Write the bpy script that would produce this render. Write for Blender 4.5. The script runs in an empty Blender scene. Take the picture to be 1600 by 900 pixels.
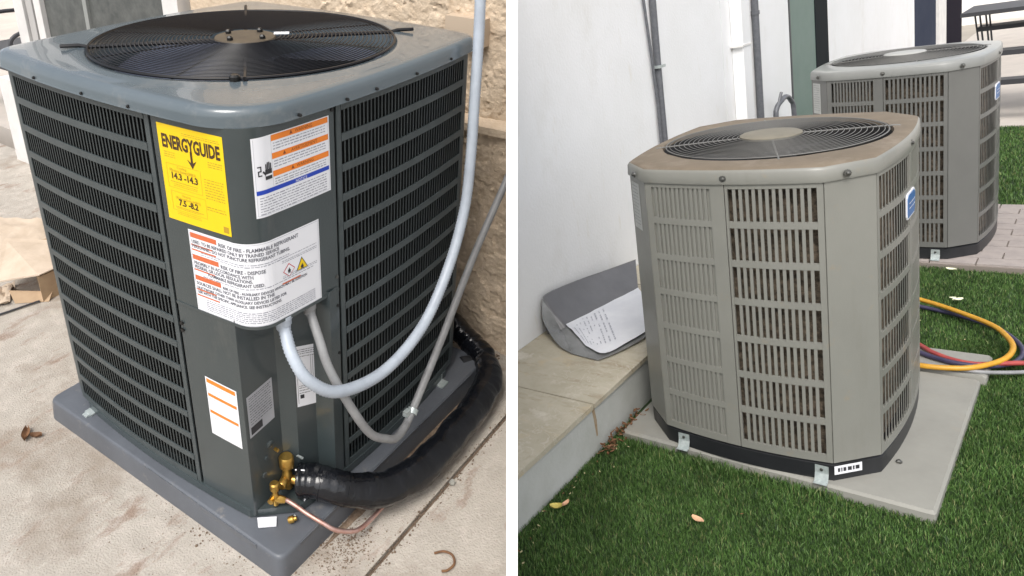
import bpy, bmesh, math, random
import numpy as np
from math import sin, cos, pi, radians, atan2, hypot
from mathutils import Matrix, Vector, noise
random.seed(7)
SC = bpy.context.scene
COL = SC.collection

# ------------------------------------------------------------------ camera
def rodr(r):
    a = Vector(r); t = a.length
    return Matrix.Rotation(t, 4, a / t)
POSE_L = ([1.862669, -0.936088, 0.581162], [-0.362093, 0.50736, 2.406278])
POSE_R = ([1.767768, 0.572192, -0.692828], [1.718573, 0.766296, 3.157448])
def pose(p): return Matrix.Translation(Vector(p[1])) @ rodr(p[0])
V_L, V_R = pose(POSE_L), pose(POSE_R)          # yard -> camera (x right, y down, z ahead)
YARD_R = Matrix.Identity(4)                    # the grass yard is level with the world
YARD_L = V_R.inverted() @ V_L                  # the concrete yard on its raised, sloping terrace
cam = bpy.data.objects.new('camera', bpy.data.cameras.new('camera')); COL.objects.link(cam)
cam.matrix_world = V_R.inverted() @ Matrix.Diagonal((1, -1, -1, 1))
cam.data.sensor_width = 36.0; cam.data.lens = 1150 / 1600 * 36.0
cam.data.shift_x = 200 / 1600; cam.data.shift_y = -100 / 1600
cam.data.clip_end = 400; cam.data.clip_start = 0.02
SC.camera = cam
# ------------------------------------------------------------------ sky, sun, exposure
W = bpy.data.worlds.new('World'); SC.world = W; W.use_nodes = True
nt = W.node_tree; bg = nt.nodes['Background']
sky = nt.nodes.new('ShaderNodeTexSky'); sky.sky_type = 'NISHITA'; sky.sun_disc = False
SUN_EL, SUN_AZ = radians(50), radians(150)      # azimuth from +Y clockwise
sky.sun_elevation = SUN_EL; sky.sun_rotation = SUN_AZ
sky.air_density = 1.0; sky.dust_density = 3.5; sky.ozone_density = 1.0
hs = nt.nodes.new('ShaderNodeHueSaturation'); hs.inputs['Saturation'].default_value = 0.32
nt.links.new(sky.outputs[0], hs.inputs['Color']); nt.links.new(hs.outputs[0], bg.inputs[0])
bg.inputs[1].default_value = 0.15
sl = bpy.data.lights.new('sun', 'SUN'); sl.energy = 1.1; sl.angle = radians(24); sl.color = (1, .96, .9)
so = bpy.data.objects.new('sun', sl); COL.objects.link(so)
sd = Vector((sin(SUN_AZ) * cos(SUN_EL), cos(SUN_AZ) * cos(SUN_EL), sin(SUN_EL)))
so.rotation_euler = sd.to_track_quat('Z', 'Y').to_euler()
SC.view_settings.view_transform = 'Standard'; SC.view_settings.look = 'None'
SC.view_settings.exposure = 0.68; SC.view_settings.gamma = 1
SC.render.resolution_x = 1024; SC.render.resolution_y = 576

# ------------------------------------------------------------------ materials
MATS = {}
def mat(name, c, c2=None, rough=.6, metal=0, sc=8, det=4, bump=0, bsc=60, coat=0, spec=.5, mixlo=.35, mixhi=.65, rvar=0, trans=0):
    if name in MATS: return MATS[name]
    m = bpy.data.materials.new(name); m.use_nodes = True; MATS[name] = m
    t = m.node_tree; b = t.nodes['Principled BSDF']
    b.inputs['Roughness'].default_value = rough; b.inputs['Metallic'].default_value = metal
    b.inputs['Coat Weight'].default_value = coat; b.inputs['Specular IOR Level'].default_value = spec
    b.inputs['Base Color'].default_value = (*c, 1)
    tc = t.nodes.new('ShaderNodeTexCoord')
    if c2:
        n = t.nodes.new('ShaderNodeTexNoise'); n.inputs['Scale'].default_value = sc; n.inputs['Detail'].default_value = det
        n.inputs['Roughness'].default_value = .65
        t.links.new(tc.outputs['Object'], n.inputs['Vector'])
        r = t.nodes.new('ShaderNodeMapRange'); r.inputs[1].default_value = mixlo; r.inputs[2].default_value = mixhi
        t.links.new(n.outputs[0], r.inputs[0])
        x = t.nodes.new('ShaderNodeMix'); x.data_type = 'RGBA'; x.inputs[6].default_value = (*c, 1); x.inputs[7].default_value = (*c2, 1)
        t.links.new(r.outputs[0], x.inputs[0]); t.links.new(x.outputs[2], b.inputs['Base Color'])
        if rvar:
            q = t.nodes.new('ShaderNodeMapRange'); q.inputs[3].default_value = rough - rvar; q.inputs[4].default_value = rough + rvar
            t.links.new(n.outputs[0], q.inputs[0]); t.links.new(q.outputs[0], b.inputs['Roughness'])
    if bump:
        n = t.nodes.new('ShaderNodeTexNoise'); n.inputs['Scale'].default_value = bsc; n.inputs['Detail'].default_value = 5
        t.links.new(tc.outputs['Object'], n.inputs['Vector'])
        u = t.nodes.new('ShaderNodeBump'); u.inputs['Strength'].default_value = min(1, bump); u.inputs['Distance'].default_value = .004 * max(1, bump)
        t.links.new(n.outputs[0], u.inputs['Height']); t.links.new(u.outputs[0], b.inputs['Normal'])
    return m
def nodes_of(m): return m.node_tree, m.node_tree.nodes['Principled BSDF']
def add_layer(m, c, sc, lo, hi, det=6, stretch=(1, 1, 1), typ='noise', off=(0, 0, 0)):
    """mixes another colour into the base colour of m: stains, dust, wear"""
    t, b = nodes_of(m); inp = b.inputs['Base Color']
    tc = t.nodes.new('ShaderNodeTexCoord'); mp = t.nodes.new('ShaderNodeMapping'); mp.inputs['Scale'].default_value = stretch
    mp.inputs['Location'].default_value = off
    t.links.new(tc.outputs['Object'], mp.inputs[0])
    if typ == 'noise':
        n = t.nodes.new('ShaderNodeTexNoise'); n.inputs['Detail'].default_value = det; n.inputs['Roughness'].default_value = .7; out = n.outputs[0]
    else:
        n = t.nodes.new('ShaderNodeTexVoronoi'); out = n.outputs['Distance']
    n.inputs['Scale'].default_value = sc; t.links.new(mp.outputs[0], n.inputs['Vector'])
    r = t.nodes.new('ShaderNodeMapRange'); r.inputs[1].default_value = lo; r.inputs[2].default_value = hi
    t.links.new(out, r.inputs[0])
    x = t.nodes.new('ShaderNodeMix'); x.data_type = 'RGBA'; x.inputs[7].default_value = (*c, 1)
    if inp.is_linked:
        s = inp.links[0].from_socket; t.links.new(s, x.inputs[6])
    else: x.inputs[6].default_value = inp.default_value
    t.links.new(r.outputs[0], x.inputs[0]); t.links.new(x.outputs[2], inp)

GREEN = mat('dark_green_paint', (.038, .050, .053), (.046, .059, .062), rough=.30, sc=5, bump=.12, bsc=220, coat=.35, rvar=.08)
LIDG = mat('lid_green_sky_tint', (.088, .112, .128), (.098, .122, .138), rough=.22, sc=3, bump=.05, bsc=90, coat=.5, rvar=.06)  # same green paint, with the lid's sky reflection put into the colour
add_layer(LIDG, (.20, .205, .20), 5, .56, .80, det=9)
add_layer(GREEN, (.10, .105, .10), 7, .56, .82, det=9, stretch=(1, 1, .35))
GREENB = mat('grille_green_paint', (.060, .073, .076), (.048, .060, .063), rough=.42, sc=30)
COILB = mat('dark_coil', (.003, .0035, .0035), (.009, .010, .010), rough=.6, sc=90)
BLADEG = mat('louver_dark_paint', (.036, .045, .046), (.029, .037, .039), rough=.5, sc=30)
BLACKW = mat('black_wire', (.007, .007, .009), rough=.38, spec=.3)
BLADE = mat('fan_blade_grey', (.20, .23, .32), (.15, .17, .24), rough=.34, metal=.6, sc=5)
BRONZE = mat('motor_plate_bronze', (.10, .078, .05), (.065, .05, .034), rough=.6, sc=20)
PADP = mat('grey_plastic_pad', (.105, .115, .132), (.086, .094, .108), rough=.42, sc=6, bump=.15, bsc=300, rvar=.08)
add_layer(PADP, (.23, .21, .19), 22, .60, .80)
WHITE = mat('white_label', (.78, .79, .83), rough=.4)
SILVER = mat('silver_label', (.42, .43, .46), (.36, .37, .4), rough=.35, metal=.2, sc=12)
YELLOW = mat('yellow_label', (.83, .58, .005), (.80, .55, .005), rough=.38, sc=8)
ORANGE = mat('orange_print', (.80, .22, .02), rough=.5)
RUSTP = mat('red_orange_print', (.60, .14, .05), rough=.5)
BLUEP = mat('blue_print', (.01, .05, .42), rough=.5)
INK = mat('black_ink', (.025, .025, .03), rough=.5)
BROWNINK = mat('brown_ink', (.055, .025, .01), rough=.5)
GREYINK = mat('grey_fine_print', (.30, .31, .36), rough=.5)
DIMINK = mat('dim_yellow_print', (.45, .31, .02), rough=.5)
SCREW = mat('screw_steel', (.16, .16, .15), rough=.35, metal=.8)
DSCREW = mat('dark_screw', (.02, .02, .02), rough=.35, metal=.5)
CONDL = mat('light_grey_conduit', (.42, .47, .53), (.36, .40, .46), rough=.42, sc=25)
CONDG = mat('grey_conduit', (.27, .275, .28), (.22, .22, .225), rough=.45, sc=25)
TAPE = mat('black_tape', (.004, .0045, .006), (.008, .009, .012), rough=.14, sc=9, bump=.8, bsc=30, coat=0, spec=.45, rvar=.05)
BRASS = mat('brass', (.62, .40, .10), (.40, .23, .06), rough=.32, metal=.9, sc=40)
COPPER = mat('copper_tube', (.48, .25, .20), (.60, .42, .38), rough=.36, metal=.75, sc=30)
GALV = mat('galvanised_steel', (.52, .57, .56), (.38, .43, .43), rough=.35, metal=.35, sc=60)
CONC = mat('beige_concrete', (.44, .40, .35), (.365, .33, .285), rough=.85, sc=9, det=12, bump=1.0, bsc=170)
add_layer(CONC, (.50, .45, .40), 17, .50, .72, det=8)
add_layer(CONC, (.26, .215, .17), 1.6, .50, .66, det=7)
add_layer(CONC, (.27, .20, .155), 4, .55, .66, det=10, stretch=(1, 2.2, 1), off=(5, 2, 0))
add_layer(CONC, (.16, .115, .085), 65, .66, .72, det=4)
STUC = mat('tan_stucco', (.64, .52, .39), (.55, .435, .315), rough=.9, sc=24, det=8, bump=1.2, bsc=90)
add_layer(STUC, (.42, .32, .22), 3, .55, .8)
SOIL = mat('brown_dirt', (.11, .075, .05), (.2, .15, .11), rough=1, sc=60)
CARD = mat('brown_cardboard', (.42, .30, .19), (.34, .235, .145), rough=.8, sc=12)
PAPERB = mat('kraft_paper', (.56, .46, .36), (.46, .37, .28), rough=.8, sc=9, bump=.5, bsc=20)
DRYLEAF = mat('dry_leaf', (.22, .11, .05), (.12, .06, .03), rough=.8, sc=50)
WFRAME = mat('white_frame_paint', (.72, .71, .69), (.62, .61, .6), rough=.5, sc=6)
DGLASS = mat('dark_door_glass', (.075, .08, .078), (.12, .125, .12), rough=.22, sc=14, det=6)
PLAST = mat('white_plaster', (.80, .805, .815), (.755, .76, .76), rough=.85, sc=1.6, det=6, bump=.4, bsc=60)
add_layer(PLAST, (.66, .65, .62), 1.3, .55, .8, det=8, stretch=(1, 1, .6))
add_layer(PLAST, (.70, .68, .62), 9, .60, .75, det=8, stretch=(1, 1, .25))
STONE = mat('sandstone_slab', (.48, .44, .35), (.395, .355, .27), rough=.8, sc=6, det=8, bump=.35, bsc=50)
add_layer(STONE, (.30, .24, .16), 3.2, .56, .75, det=7, stretch=(1, 3, 1))
add_layer(STONE, (.22, .17, .11), 1.7, .55, .70, det=9, stretch=(2, 1, 1), off=(3, 1, 0))
add_layer(STONE, (.56, .52, .44), 4.5, .58, .66, det=10)
def add_veins(m, c, sc, w):
    t, b = nodes_of(m); inp = b.inputs['Base Color']; src = inp.links[0].from_socket
    tc = t.nodes.new('ShaderNodeTexCoord'); n = t.nodes.new('ShaderNodeTexNoise'); n.inputs['Scale'].default_value = sc; n.inputs['Detail'].default_value = 7; n.inputs['Distortion'].default_value = .8
    k = t.nodes.new('ShaderNodeTexNoise'); k.inputs['Scale'].default_value = 2.6
    t.links.new(tc.outputs['Object'], n.inputs['Vector']); t.links.new(tc.outputs['Object'], k.inputs['Vector'])
    a = t.nodes.new('ShaderNodeMath'); a.operation = 'SUBTRACT'; a.inputs[1].default_value = .5; t.links.new(n.outputs[0], a.inputs[0])
    q = t.nodes.new('ShaderNodeMath'); q.operation = 'ABSOLUTE'; t.links.new(a.outputs[0], q.inputs[0])
    r = t.nodes.new('ShaderNodeMapRange'); r.inputs[1].default_value = 0; r.inputs[2].default_value = w; r.inputs[3].default_value = .8; r.inputs[4].default_value = 0; t.links.new(q.outputs[0], r.inputs[0])
    z = t.nodes.new('ShaderNodeMapRange'); z.inputs[1].default_value = .50; z.inputs[2].default_value = .60; t.links.new(k.outputs[0], z.inputs[0])
    u = t.nodes.new('ShaderNodeMath'); u.operation = 'MULTIPLY'; t.links.new(r.outputs[0], u.inputs[0]); t.links.new(z.outputs[0], u.inputs[1])
    x = t.nodes.new('ShaderNodeMix'); x.data_type = 'RGBA'; x.inputs[7].default_value = (*c, 1); t.links.new(src, x.inputs[6]); t.links.new(u.outputs[0], x.inputs[0]); t.links.new(x.outputs[2], inp)
add_veins(STONE, (.54, .50, .42), 15, .020)
add_layer(STONE, (.48, .40, .27), 5, .56, .7, det=8, off=(7, 7, 0))
RENDER = mat('riser_render', (.50, .51, .49), (.43, .44, .41), rough=.85, sc=4, det=6, bump=.3, bsc=60)
RUST = mat('rust_stain', (.28, .19, .10), (.36, .29, .2), rough=.9, sc=30)
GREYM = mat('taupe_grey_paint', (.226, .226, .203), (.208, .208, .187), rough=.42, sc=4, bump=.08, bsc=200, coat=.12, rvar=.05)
GREYD = mat('shaded_grey_paint', (.145, .146, .138), (.13, .131, .124), rough=.42, sc=4, coat=.12)  # copy of the grey paint with the far unit's shading put into the colour
GREYM2 = mat('cool_grey_paint', (.24, .245, .235), (.22, .225, .215), rough=.42, sc=4, coat=.12)
add_layer(GREYM, (.25, .22, .17), 14, .60, .78)
add_layer(GREYM, (.185, .18, .155), 6, .58, .85, det=8, stretch=(1, 1, .12))
DUST = mat('dusty_lid_top', (.20, .160, .115), (.16, .128, .092), rough=.85, sc=7, det=8, bump=.12, bsc=90)
add_layer(DUST, (.25, .21, .165), 9, .50, .75, det=10)
HUBC = mat('khaki_hub_cap', (.215, .195, .15), (.185, .168, .13), rough=.6, sc=14)
HUBC2 = mat('pale_hub_cap', (.40, .40, .38), rough=.5)
WIREG = mat('grey_guard_wire', (.165, .163, .155), rough=.55, spec=.3)
INSIDE = mat('dark_interior', (.018, .018, .02), (.03, .028, .026), rough=.7, sc=12)
COILR = mat('dusty_coil', (.05, .039, .028), (.30, .235, .17), rough=.8, sc=38, det=7, mixlo=.4, mixhi=.75)
BASEB = mat('black_base_plastic', (.014, .015, .017), (.02, .021, .024), rough=.42, sc=9)
PADC = mat('grey_concrete_pad', (.30, .295, .265), (.25, .245, .22), rough=.7, sc=3, det=7, bump=.15, bsc=90)
add_layer(PADC, (.30, .265, .21), 2.2, .55, .78, det=8)
TURF = mat('turf_base', (.03, .055, .018), (.02, .04, .012), rough=1, sc=30)
PAVER = mat('pinkish_paver', (.37, .325, .30), (.30, .265, .25), rough=.85, sc=11, det=6, bump=.3)
PAVE2 = mat('pale_paving', (.52, .47, .42), (.45, .41, .37), rough=.85, sc=3)
BAGM = mat('grey_plastic_sheet', (.12, .12, .127), (.145, .145, .152), rough=.38, sc=5, bump=.25, bsc=14)
BAGF = mat('hazy_grey_film', (.16, .163, .163), (.23, .235, .235), rough=.3, sc=9, bump=.5, bsc=18)
PAPER = mat('printed_paper', (.72, .73, .76), (.64, .65, .69), rough=.6, sc=7)
GREENC = mat('green_post_paint', (.13, .19, .165), (.15, .21, .185), rough=.6, sc=3)
DARKP = mat('dark_trim', (.035, .04, .045), rough=.5)
NAVY = mat('dark_blue_panel', (.035, .043, .068), (.045, .053, .078), rough=.9, sc=2, spec=.05)
CONDD = mat('dark_grey_pipe', (.095, .10, .112), (.13, .135, .15), rough=.4, sc=40)
YHOSE = mat('yellow_rubber', (.62, .33, .03), (.52, .26, .025), rough=.4, sc=25)
RHOSE = mat('red_rubber', (.40, .07, .06), (.3, .05, .05), rough=.4, sc=25)
BHOSE = mat('dark_blue_rubber', (.035, .035, .075), (.06, .05, .1), rough=.4, sc=25)
BADGE = mat('blue_badge', (.01, .11, .34), (.012, .13, .38), rough=.35, sc=40)
YLEAF = mat('yellow_leaf', (.62, .50, .12), (.5, .42, .12), rough=.7, sc=60)
TLEAF = mat('tan_leaf', (.62, .36, .20), (.72, .46, .3), rough=.6, sc=50)
PLEAF = mat('pale_petal', (.75, .76, .55), rough=.7)
BENCH = mat('dark_bench_metal', (.045, .045, .05), rough=.5)
PALEW = mat('pale_far_wall', (.82, .80, .76), rough=.8)
PANELW = mat('white_border_paint', (.84, .84, .83), rough=.55)
BASEG = mat('yard_ground', (.38, .34, .29), (.32, .29, .25), rough=.9, sc=.8)

def grass_mat():
    m = bpy.data.materials.new('turf_blade'); m.use_nodes = True; t, b = nodes_of(m)
    a = t.nodes.new('ShaderNodeAttribute'); a.attribute_name = 'tint'
    r = t.nodes.new('ShaderNodeValToRGB'); e = r.color_ramp.elements
    e[0].color = (.018, .046, .012, 1); e[1].position = .6; e[1].color = (.098, .190, .046, 1)
    x = e.new(.88); x.color = (.15, .235, .085, 1); x = e.new(1); x.color = (.22, .24, .10, 1)
    t.links.new(a.outputs['Fac'], r.inputs[0])
    n = t.nodes.new('ShaderNodeTexNoise'); n.inputs['Scale'].default_value = 4; n.inputs['Detail'].default_value = 5
    tc = t.nodes.new('ShaderNodeTexCoord'); t.links.new(tc.outputs['Object'], n.inputs['Vector'])
    h = t.nodes.new('ShaderNodeHueSaturation'); q = t.nodes.new('ShaderNodeMapRange')
    q.inputs[1].default_value = .3; q.inputs[2].default_value = .7; q.inputs[3].default_value = .72; q.inputs[4].default_value = 1.3
    t.links.new(n.outputs[0], q.inputs[0]); t.links.new(q.outputs[0], h.inputs['Value'])
    t.links.new(r.outputs[0], h.inputs['Color']); t.links.new(h.outputs[0], b.inputs['Base Color'])
    b.inputs['Roughness'].default_value = .5; b.inputs['Specular IOR Level'].default_value = .3
    return m
GRASS = grass_mat()

# ------------------------------------------------------------------ mesh + object helpers
YARD = [YARD_L]
ORG = {}
class MB:
    def __init__(s): s.v = []; s.f = []; s.m = []; s.k = 0
    def add(s, vs, fs, k=None):
        o = len(s.v); s.v += [tuple(x) for x in vs]
        for f in fs: s.f.append(tuple(i + o for i in f)); s.m.append(s.k if k is None else k)
        return s
    def box(s, a, b, rz=0, c=None):
        (x0, y0, z0), (x1, y1, z1) = a, b
        vs = [(x, y, z) for z in (z0, z1) for x, y in ((x0, y0), (x1, y0), (x1, y1), (x0, y1))]
        if rz:
            c = c or ((x0 + x1) / 2, (y0 + y1) / 2); cs, sn = cos(rz), sin(rz)
            vs = [(c[0] + (x - c[0]) * cs - (y - c[1]) * sn, c[1] + (x - c[0]) * sn + (y - c[1]) * cs, z) for x, y, z in vs]
        return s.add(vs, [(3, 2, 1, 0), (4, 5, 6, 7), (0, 1, 5, 4), (1, 2, 6, 5), (2, 3, 7, 6), (3, 0, 4, 7)])
    def prism(s, poly, z0, z1):
        n = len(poly)
        return s.add([(x, y, z0) for x, y in poly] + [(x, y, z1) for x, y in poly],
                     [tuple(range(n - 1, -1, -1)), tuple(range(n, 2 * n))] + [(i, (i + 1) % n, n + (i + 1) % n, n + i) for i in range(n)])
    def tube(s, pts, r, n=8, cap=True, closed=False):
        pts = [Vector(p) for p in pts]; m = len(pts); rr = r if isinstance(r, (list, tuple)) else [r] * m
        up = None; vs = []
        for i, p in enumerate(pts):
            a = pts[(i - 1) % m] if (i or closed) else p; b = pts[(i + 1) % m] if (i < m - 1 or closed) else p
            t = (b - a).normalized()
            if up is None: up = Vector((0, 0, 1)) if abs(t.z) < .9 else Vector((1, 0, 0))
            sd = t.cross(up)
            if sd.length < 1e-6: sd = t.orthogonal()
            sd.normalize(); up = sd.cross(t).normalized()
            for j in range(n):
                a_ = 2 * pi * j / n; vs.append(p + (sd * cos(a_) + up * sin(a_)) * rr[i])
        fs = [(i * n + j, i * n + (j + 1) % n, ((i + 1) % m) * n + (j + 1) % n, ((i + 1) % m) * n + j) for i in range(m if closed else m - 1) for j in range(n)]
        if cap and not closed: fs += [tuple(range(n - 1, -1, -1)), tuple((m - 1) * n + j for j in range(n))]
        return s.add(vs, fs)
    def lathe(s, c, prof, n=24, axis=None):
        """prof: (radius, height) pairs; revolved about +Z, or about axis"""
        q = Vector(axis).normalized().to_track_quat('Z', 'Y') if axis else None
        vs = []
        for r, h in prof:
            for j in range(n):
                p = Vector((r * cos(2 * pi * j / n), r * sin(2 * pi * j / n), h))
                if q: p = q @ p
                vs.append(p + Vector(c))
        fs = [(i * n + j, i * n + (j + 1) % n, (i + 1) * n + (j + 1) % n, (i + 1) * n + j) for i in range(len(prof) - 1) for j in range(n)]
        fs += [tuple(range(n - 1, -1, -1)), tuple((len(prof) - 1) * n + j for j in range(n))]
        return s.add(vs, fs)
    def rings(s, rs, close=True, cap0=False, cap1=False, kinds=None):
        n = len(rs[0]); o = len(s.v); s.v += [tuple(p) for r in rs for p in r]
        for i in range(len(rs) - 1):
            for j in range(n if close else n - 1):
                s.f.append((o + i * n + j, o + i * n + (j + 1) % n, o + (i + 1) * n + (j + 1) % n, o + (i + 1) * n + j))
                s.m.append(kinds[i] if kinds else s.k)
        if cap0: s.f.append(tuple(o + j for j in range(n))); s.m.append(s.k)
        if cap1: s.f.append(tuple(o + (len(rs) - 1) * n + j for j in range(n))); s.m.append(s.k)
        return s
    def ribbon(s, pts, z0, z1, t=.003, out=0.0):
        """a sheet of thickness t following plan points [(x,y,nx,ny)], its outer face pushed out by `out`"""
        o = [(x + nx * out, y + ny * out) for x, y, nx, ny in pts]; i_ = [(x + nx * (out - t), y + ny * (out - t)) for x, y, nx, ny in pts]
        sec = [[(*o[k], z0), (*o[k], z1), (*i_[k], z1), (*i_[k], z0)] for k in range(len(pts))]
        n = len(pts); b = len(s.v); s.v += [p for q in sec for p in q]
        for k in range(n - 1):
            for j in range(4): s.f.append((b + k * 4 + j, b + (k + 1) * 4 + j, b + (k + 1) * 4 + (j + 1) % 4, b + k * 4 + (j + 1) % 4)); s.m.append(s.k)
        s.f.append((b, b + 1, b + 2, b + 3)); s.f.append((b + n * 4 - 1, b + n * 4 - 2, b + n * 4 - 3, b + n * 4 - 4)); s.m += [s.k, s.k]
        return s
    def mesh(s, name, mats, org=(0, 0, 0), smooth=False, cut=None, sharp=None):
        me = bpy.data.meshes.new(name); bm = bmesh.new()
        vs = [bm.verts.new((x - org[0], y - org[1], z - org[2])) for x, y, z in s.v]
        for f, k in zip(s.f, s.m):
            try: q = bm.faces.new([vs[i] for i in f]); q.material_index = k; q.smooth = smooth
            except ValueError: pass
        if cut:
            co, no, side = cut
            bmesh.ops.bisect_plane(bm, geom=bm.verts[:] + bm.edges[:] + bm.faces[:], plane_co=Vector(co) - Vector(org), plane_no=no,
                                   clear_outer=side < 0, clear_inner=side > 0)
        bmesh.ops.recalc_face_normals(bm, faces=bm.faces)
        if smooth:
            for e in bm.edges:
                if len(e.link_faces) == 2 and e.calc_face_angle(0) > radians(sharp or 38): e.smooth = False
        bm.to_mesh(me); bm.free()
        for m in (mats if isinstance(mats, (list, tuple)) else [mats]): me.materials.append(m)
        return me
def yard_matrix(o, loc, rz=0): o.matrix_world = YARD[0] @ Matrix.Translation(Vector(loc)) @ Matrix.Rotation(rz, 4, 'Z')
def tag(o, label=None, cat=None, group=None, kind=None):
    if label: o['label'] = label
    if cat: o['category'] = cat
    if group: o['group'] = group
    if kind: o['kind'] = kind
    return o
def thing(name, label, cat, loc=(0, 0, 0), group=None):
    o = bpy.data.objects.new(name, None); COL.objects.link(o); o.empty_display_size = .1
    yard_matrix(o, loc); ORG[o] = loc
    return tag(o, label, cat, group)
def part(name, mb, m, parent, smooth=False, label=None, kind=None, sharp=None):
    """mb is in yard coordinates; the part keeps its root's origin"""
    org = ORG[parent]
    o = bpy.data.objects.new(name, mb.mesh(name, m, org, smooth, sharp=sharp)); COL.objects.link(o)
    o.parent = parent; ORG[o] = org
    return tag(o, label, None, None, kind)
def solo(name, mb, m, loc, label=None, cat=None, smooth=False, kind=None, cut=None, group=None, sharp=None):
    o = bpy.data.objects.new(name, mb.mesh(name, m, loc, smooth, cut, sharp)); COL.objects.link(o)
    yard_matrix(o, loc); ORG[o] = loc
    return tag(o, label, cat, group, kind)
def instance(name, me, parent, loc, rz=0):
    o = bpy.data.objects.new(name, me); COL.objects.link(o); o.parent = parent
    b = ORG[parent]; o.location = (loc[0] - b[0], loc[1] - b[1], loc[2] - b[2]); o.rotation_euler = (0, 0, rz); return o
def smooth_path(pts, n=8):
    P = [Vector(p) for p in pts]; P = [P[0] * 2 - P[1]] + P + [P[-1] * 2 - P[-2]]; out = []
    for i in range(1, len(P) - 2):
        for k in range(n):
            t = k / n; a, b, c, d = P[i - 1], P[i], P[i + 1], P[i + 2]
            out.append(.5 * ((2 * b) + (c - a) * t + (2 * a - 5 * b + 4 * c - d) * t * t + (3 * b - a - 3 * c + d) * t ** 3))
    out.append(P[-2]); return out
class Path:
    """plan curve with outward normals, addressed by arc length"""
    def __init__(s, pts, centre=(0, 0)):
        s.p = pts; s.d = [0]
        for a, b in zip(pts, pts[1:]): s.d.append(s.d[-1] + hypot(b[0] - a[0], b[1] - a[1]))
        s.L = s.d[-1]; s.c = centre
    def at(s, q):
        q = max(0, min(s.L, q)); i = 0
        while i < len(s.d) - 2 and s.d[i + 1] < q: i += 1
        a, b = s.p[i], s.p[i + 1]; t = (q - s.d[i]) / max(1e-9, s.d[i + 1] - s.d[i])
        x, y = a[0] + (b[0] - a[0]) * t, a[1] + (b[1] - a[1]) * t
        e = 1e-3 if s.L > .01 else 1e-5
        def raw(w):
            w = max(0, min(s.L, w)); i = 0
            while i < len(s.d) - 2 and s.d[i + 1] < w: i += 1
            t = (w - s.d[i]) / max(1e-9, s.d[i + 1] - s.d[i]); return s.p[i][0] + (s.p[i + 1][0] - s.p[i][0]) * t, s.p[i][1] + (s.p[i + 1][1] - s.p[i][1]) * t
        u, v = raw(q - 6 * e), raw(q + 6 * e)
        tx, ty = v[0] - u[0], v[1] - u[1]; l = hypot(tx, ty) or 1; nx, ny = ty / l, -tx / l
        if nx * (x - s.c[0]) + ny * (y - s.c[1]) < 0: nx, ny = -nx, -ny
        return x, y, nx, ny
    def seg(s, a, b, n=8): return [s.at(a + (b - a) * k / n) for k in range(n + 1)]
    def find(s, axis, val):
        best = min(range(len(s.p)), key=lambda i: abs(s.p[i][axis] - val)); return s.d[best]

CAM_L = V_L.inverted().translation; CAM_R = V_R.inverted().translation
NC = Vector((1, 0, -200 / 1150)).normalized()
CUT_L = (CAM_L, V_L.to_3x3().inverted() @ NC, -1); CUT_R = (CAM_R, V_R.to_3x3().inverted() @ NC, 1)

def text_mesh(txt, size, align='LEFT', bold=0):
    c = bpy.data.curves.new('t', 'FONT'); c.body = txt; c.size = size; c.align_x = align; c.resolution_u = 2; c.offset = bold
    o = bpy.data.objects.new('t', c); COL.objects.link(o)
    dg = bpy.context.evaluated_depsgraph_get(); me = o.evaluated_get(dg).to_mesh()
    vs = [tuple(v.co) for v in me.vertices]; fs = [tuple(p.vertices) for p in me.polygons]
    o.evaluated_get(dg).to_mesh_clear(); bpy.data.objects.remove(o); bpy.data.curves.remove(c)
    return vs, fs
def print_text(mb, fn, txt, u, v, size, align='LEFT', sx=1.0, bold=0, k=None, off=.0012):
    vs, fs = text_mesh(txt, size, align, bold)
    mb.add([fn(u + x * sx, v - y, off) for x, y, z in vs], fs, k)
def quad(mb, fn, u0, v0, u1, v1, off=.0008, n=0, k=None):
    n = n if n > 1 and False else max(1, int(abs(u1 - u0) / .005 + .99))
    for i in range(n):
        a, b = u0 + (u1 - u0) * i / n, u0 + (u1 - u0) * (i + 1) / n
        mb.add([fn(a, v0, off), fn(b, v0, off), fn(b, v1, off), fn(a, v1, off)], [(0, 1, 2, 3)], k)
def scribble(mb, fn, u0, u1, v, h, off=.0010, k=None):
    u = u0
    while u < u1 - h:
        w = min(random.uniform(1.2, 5) * h, u1 - u)
        quad(mb, fn, u, v, u + w, v + h * random.uniform(.55, .9), off, k=k); u += w + h * .8

# ================================================================== LEFT YARD
YARD[0] = YARD_L
A, AB, BU, HL = .44, .428, .030, 1.061
def side_off(t, ab=AB): return ab + BU * (1 - (t / A) ** 2)
# ---- setting
GZ = -.074
g = MB(); g.box((-2.6, -.655, GZ - .5), (.72, 4.9, GZ))
ground = solo('ground', g, CONC, (0, 0, GZ), kind='structure', cut=CUT_L)
g = MB(); g.box((-2.6, -3.0, GZ - .5), (2.2, -.667, GZ - .002))
solo('pavement', g, CONC, (0, -1, GZ), kind='structure', cut=CUT_L)
g = MB(); g.box((-2.6, -.69, GZ - .3), (.72, -.64, GZ - .014))
solo('joint_dirt', g, SOIL, (0, -.66, GZ), kind='structure', cut=CUT_L)
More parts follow.
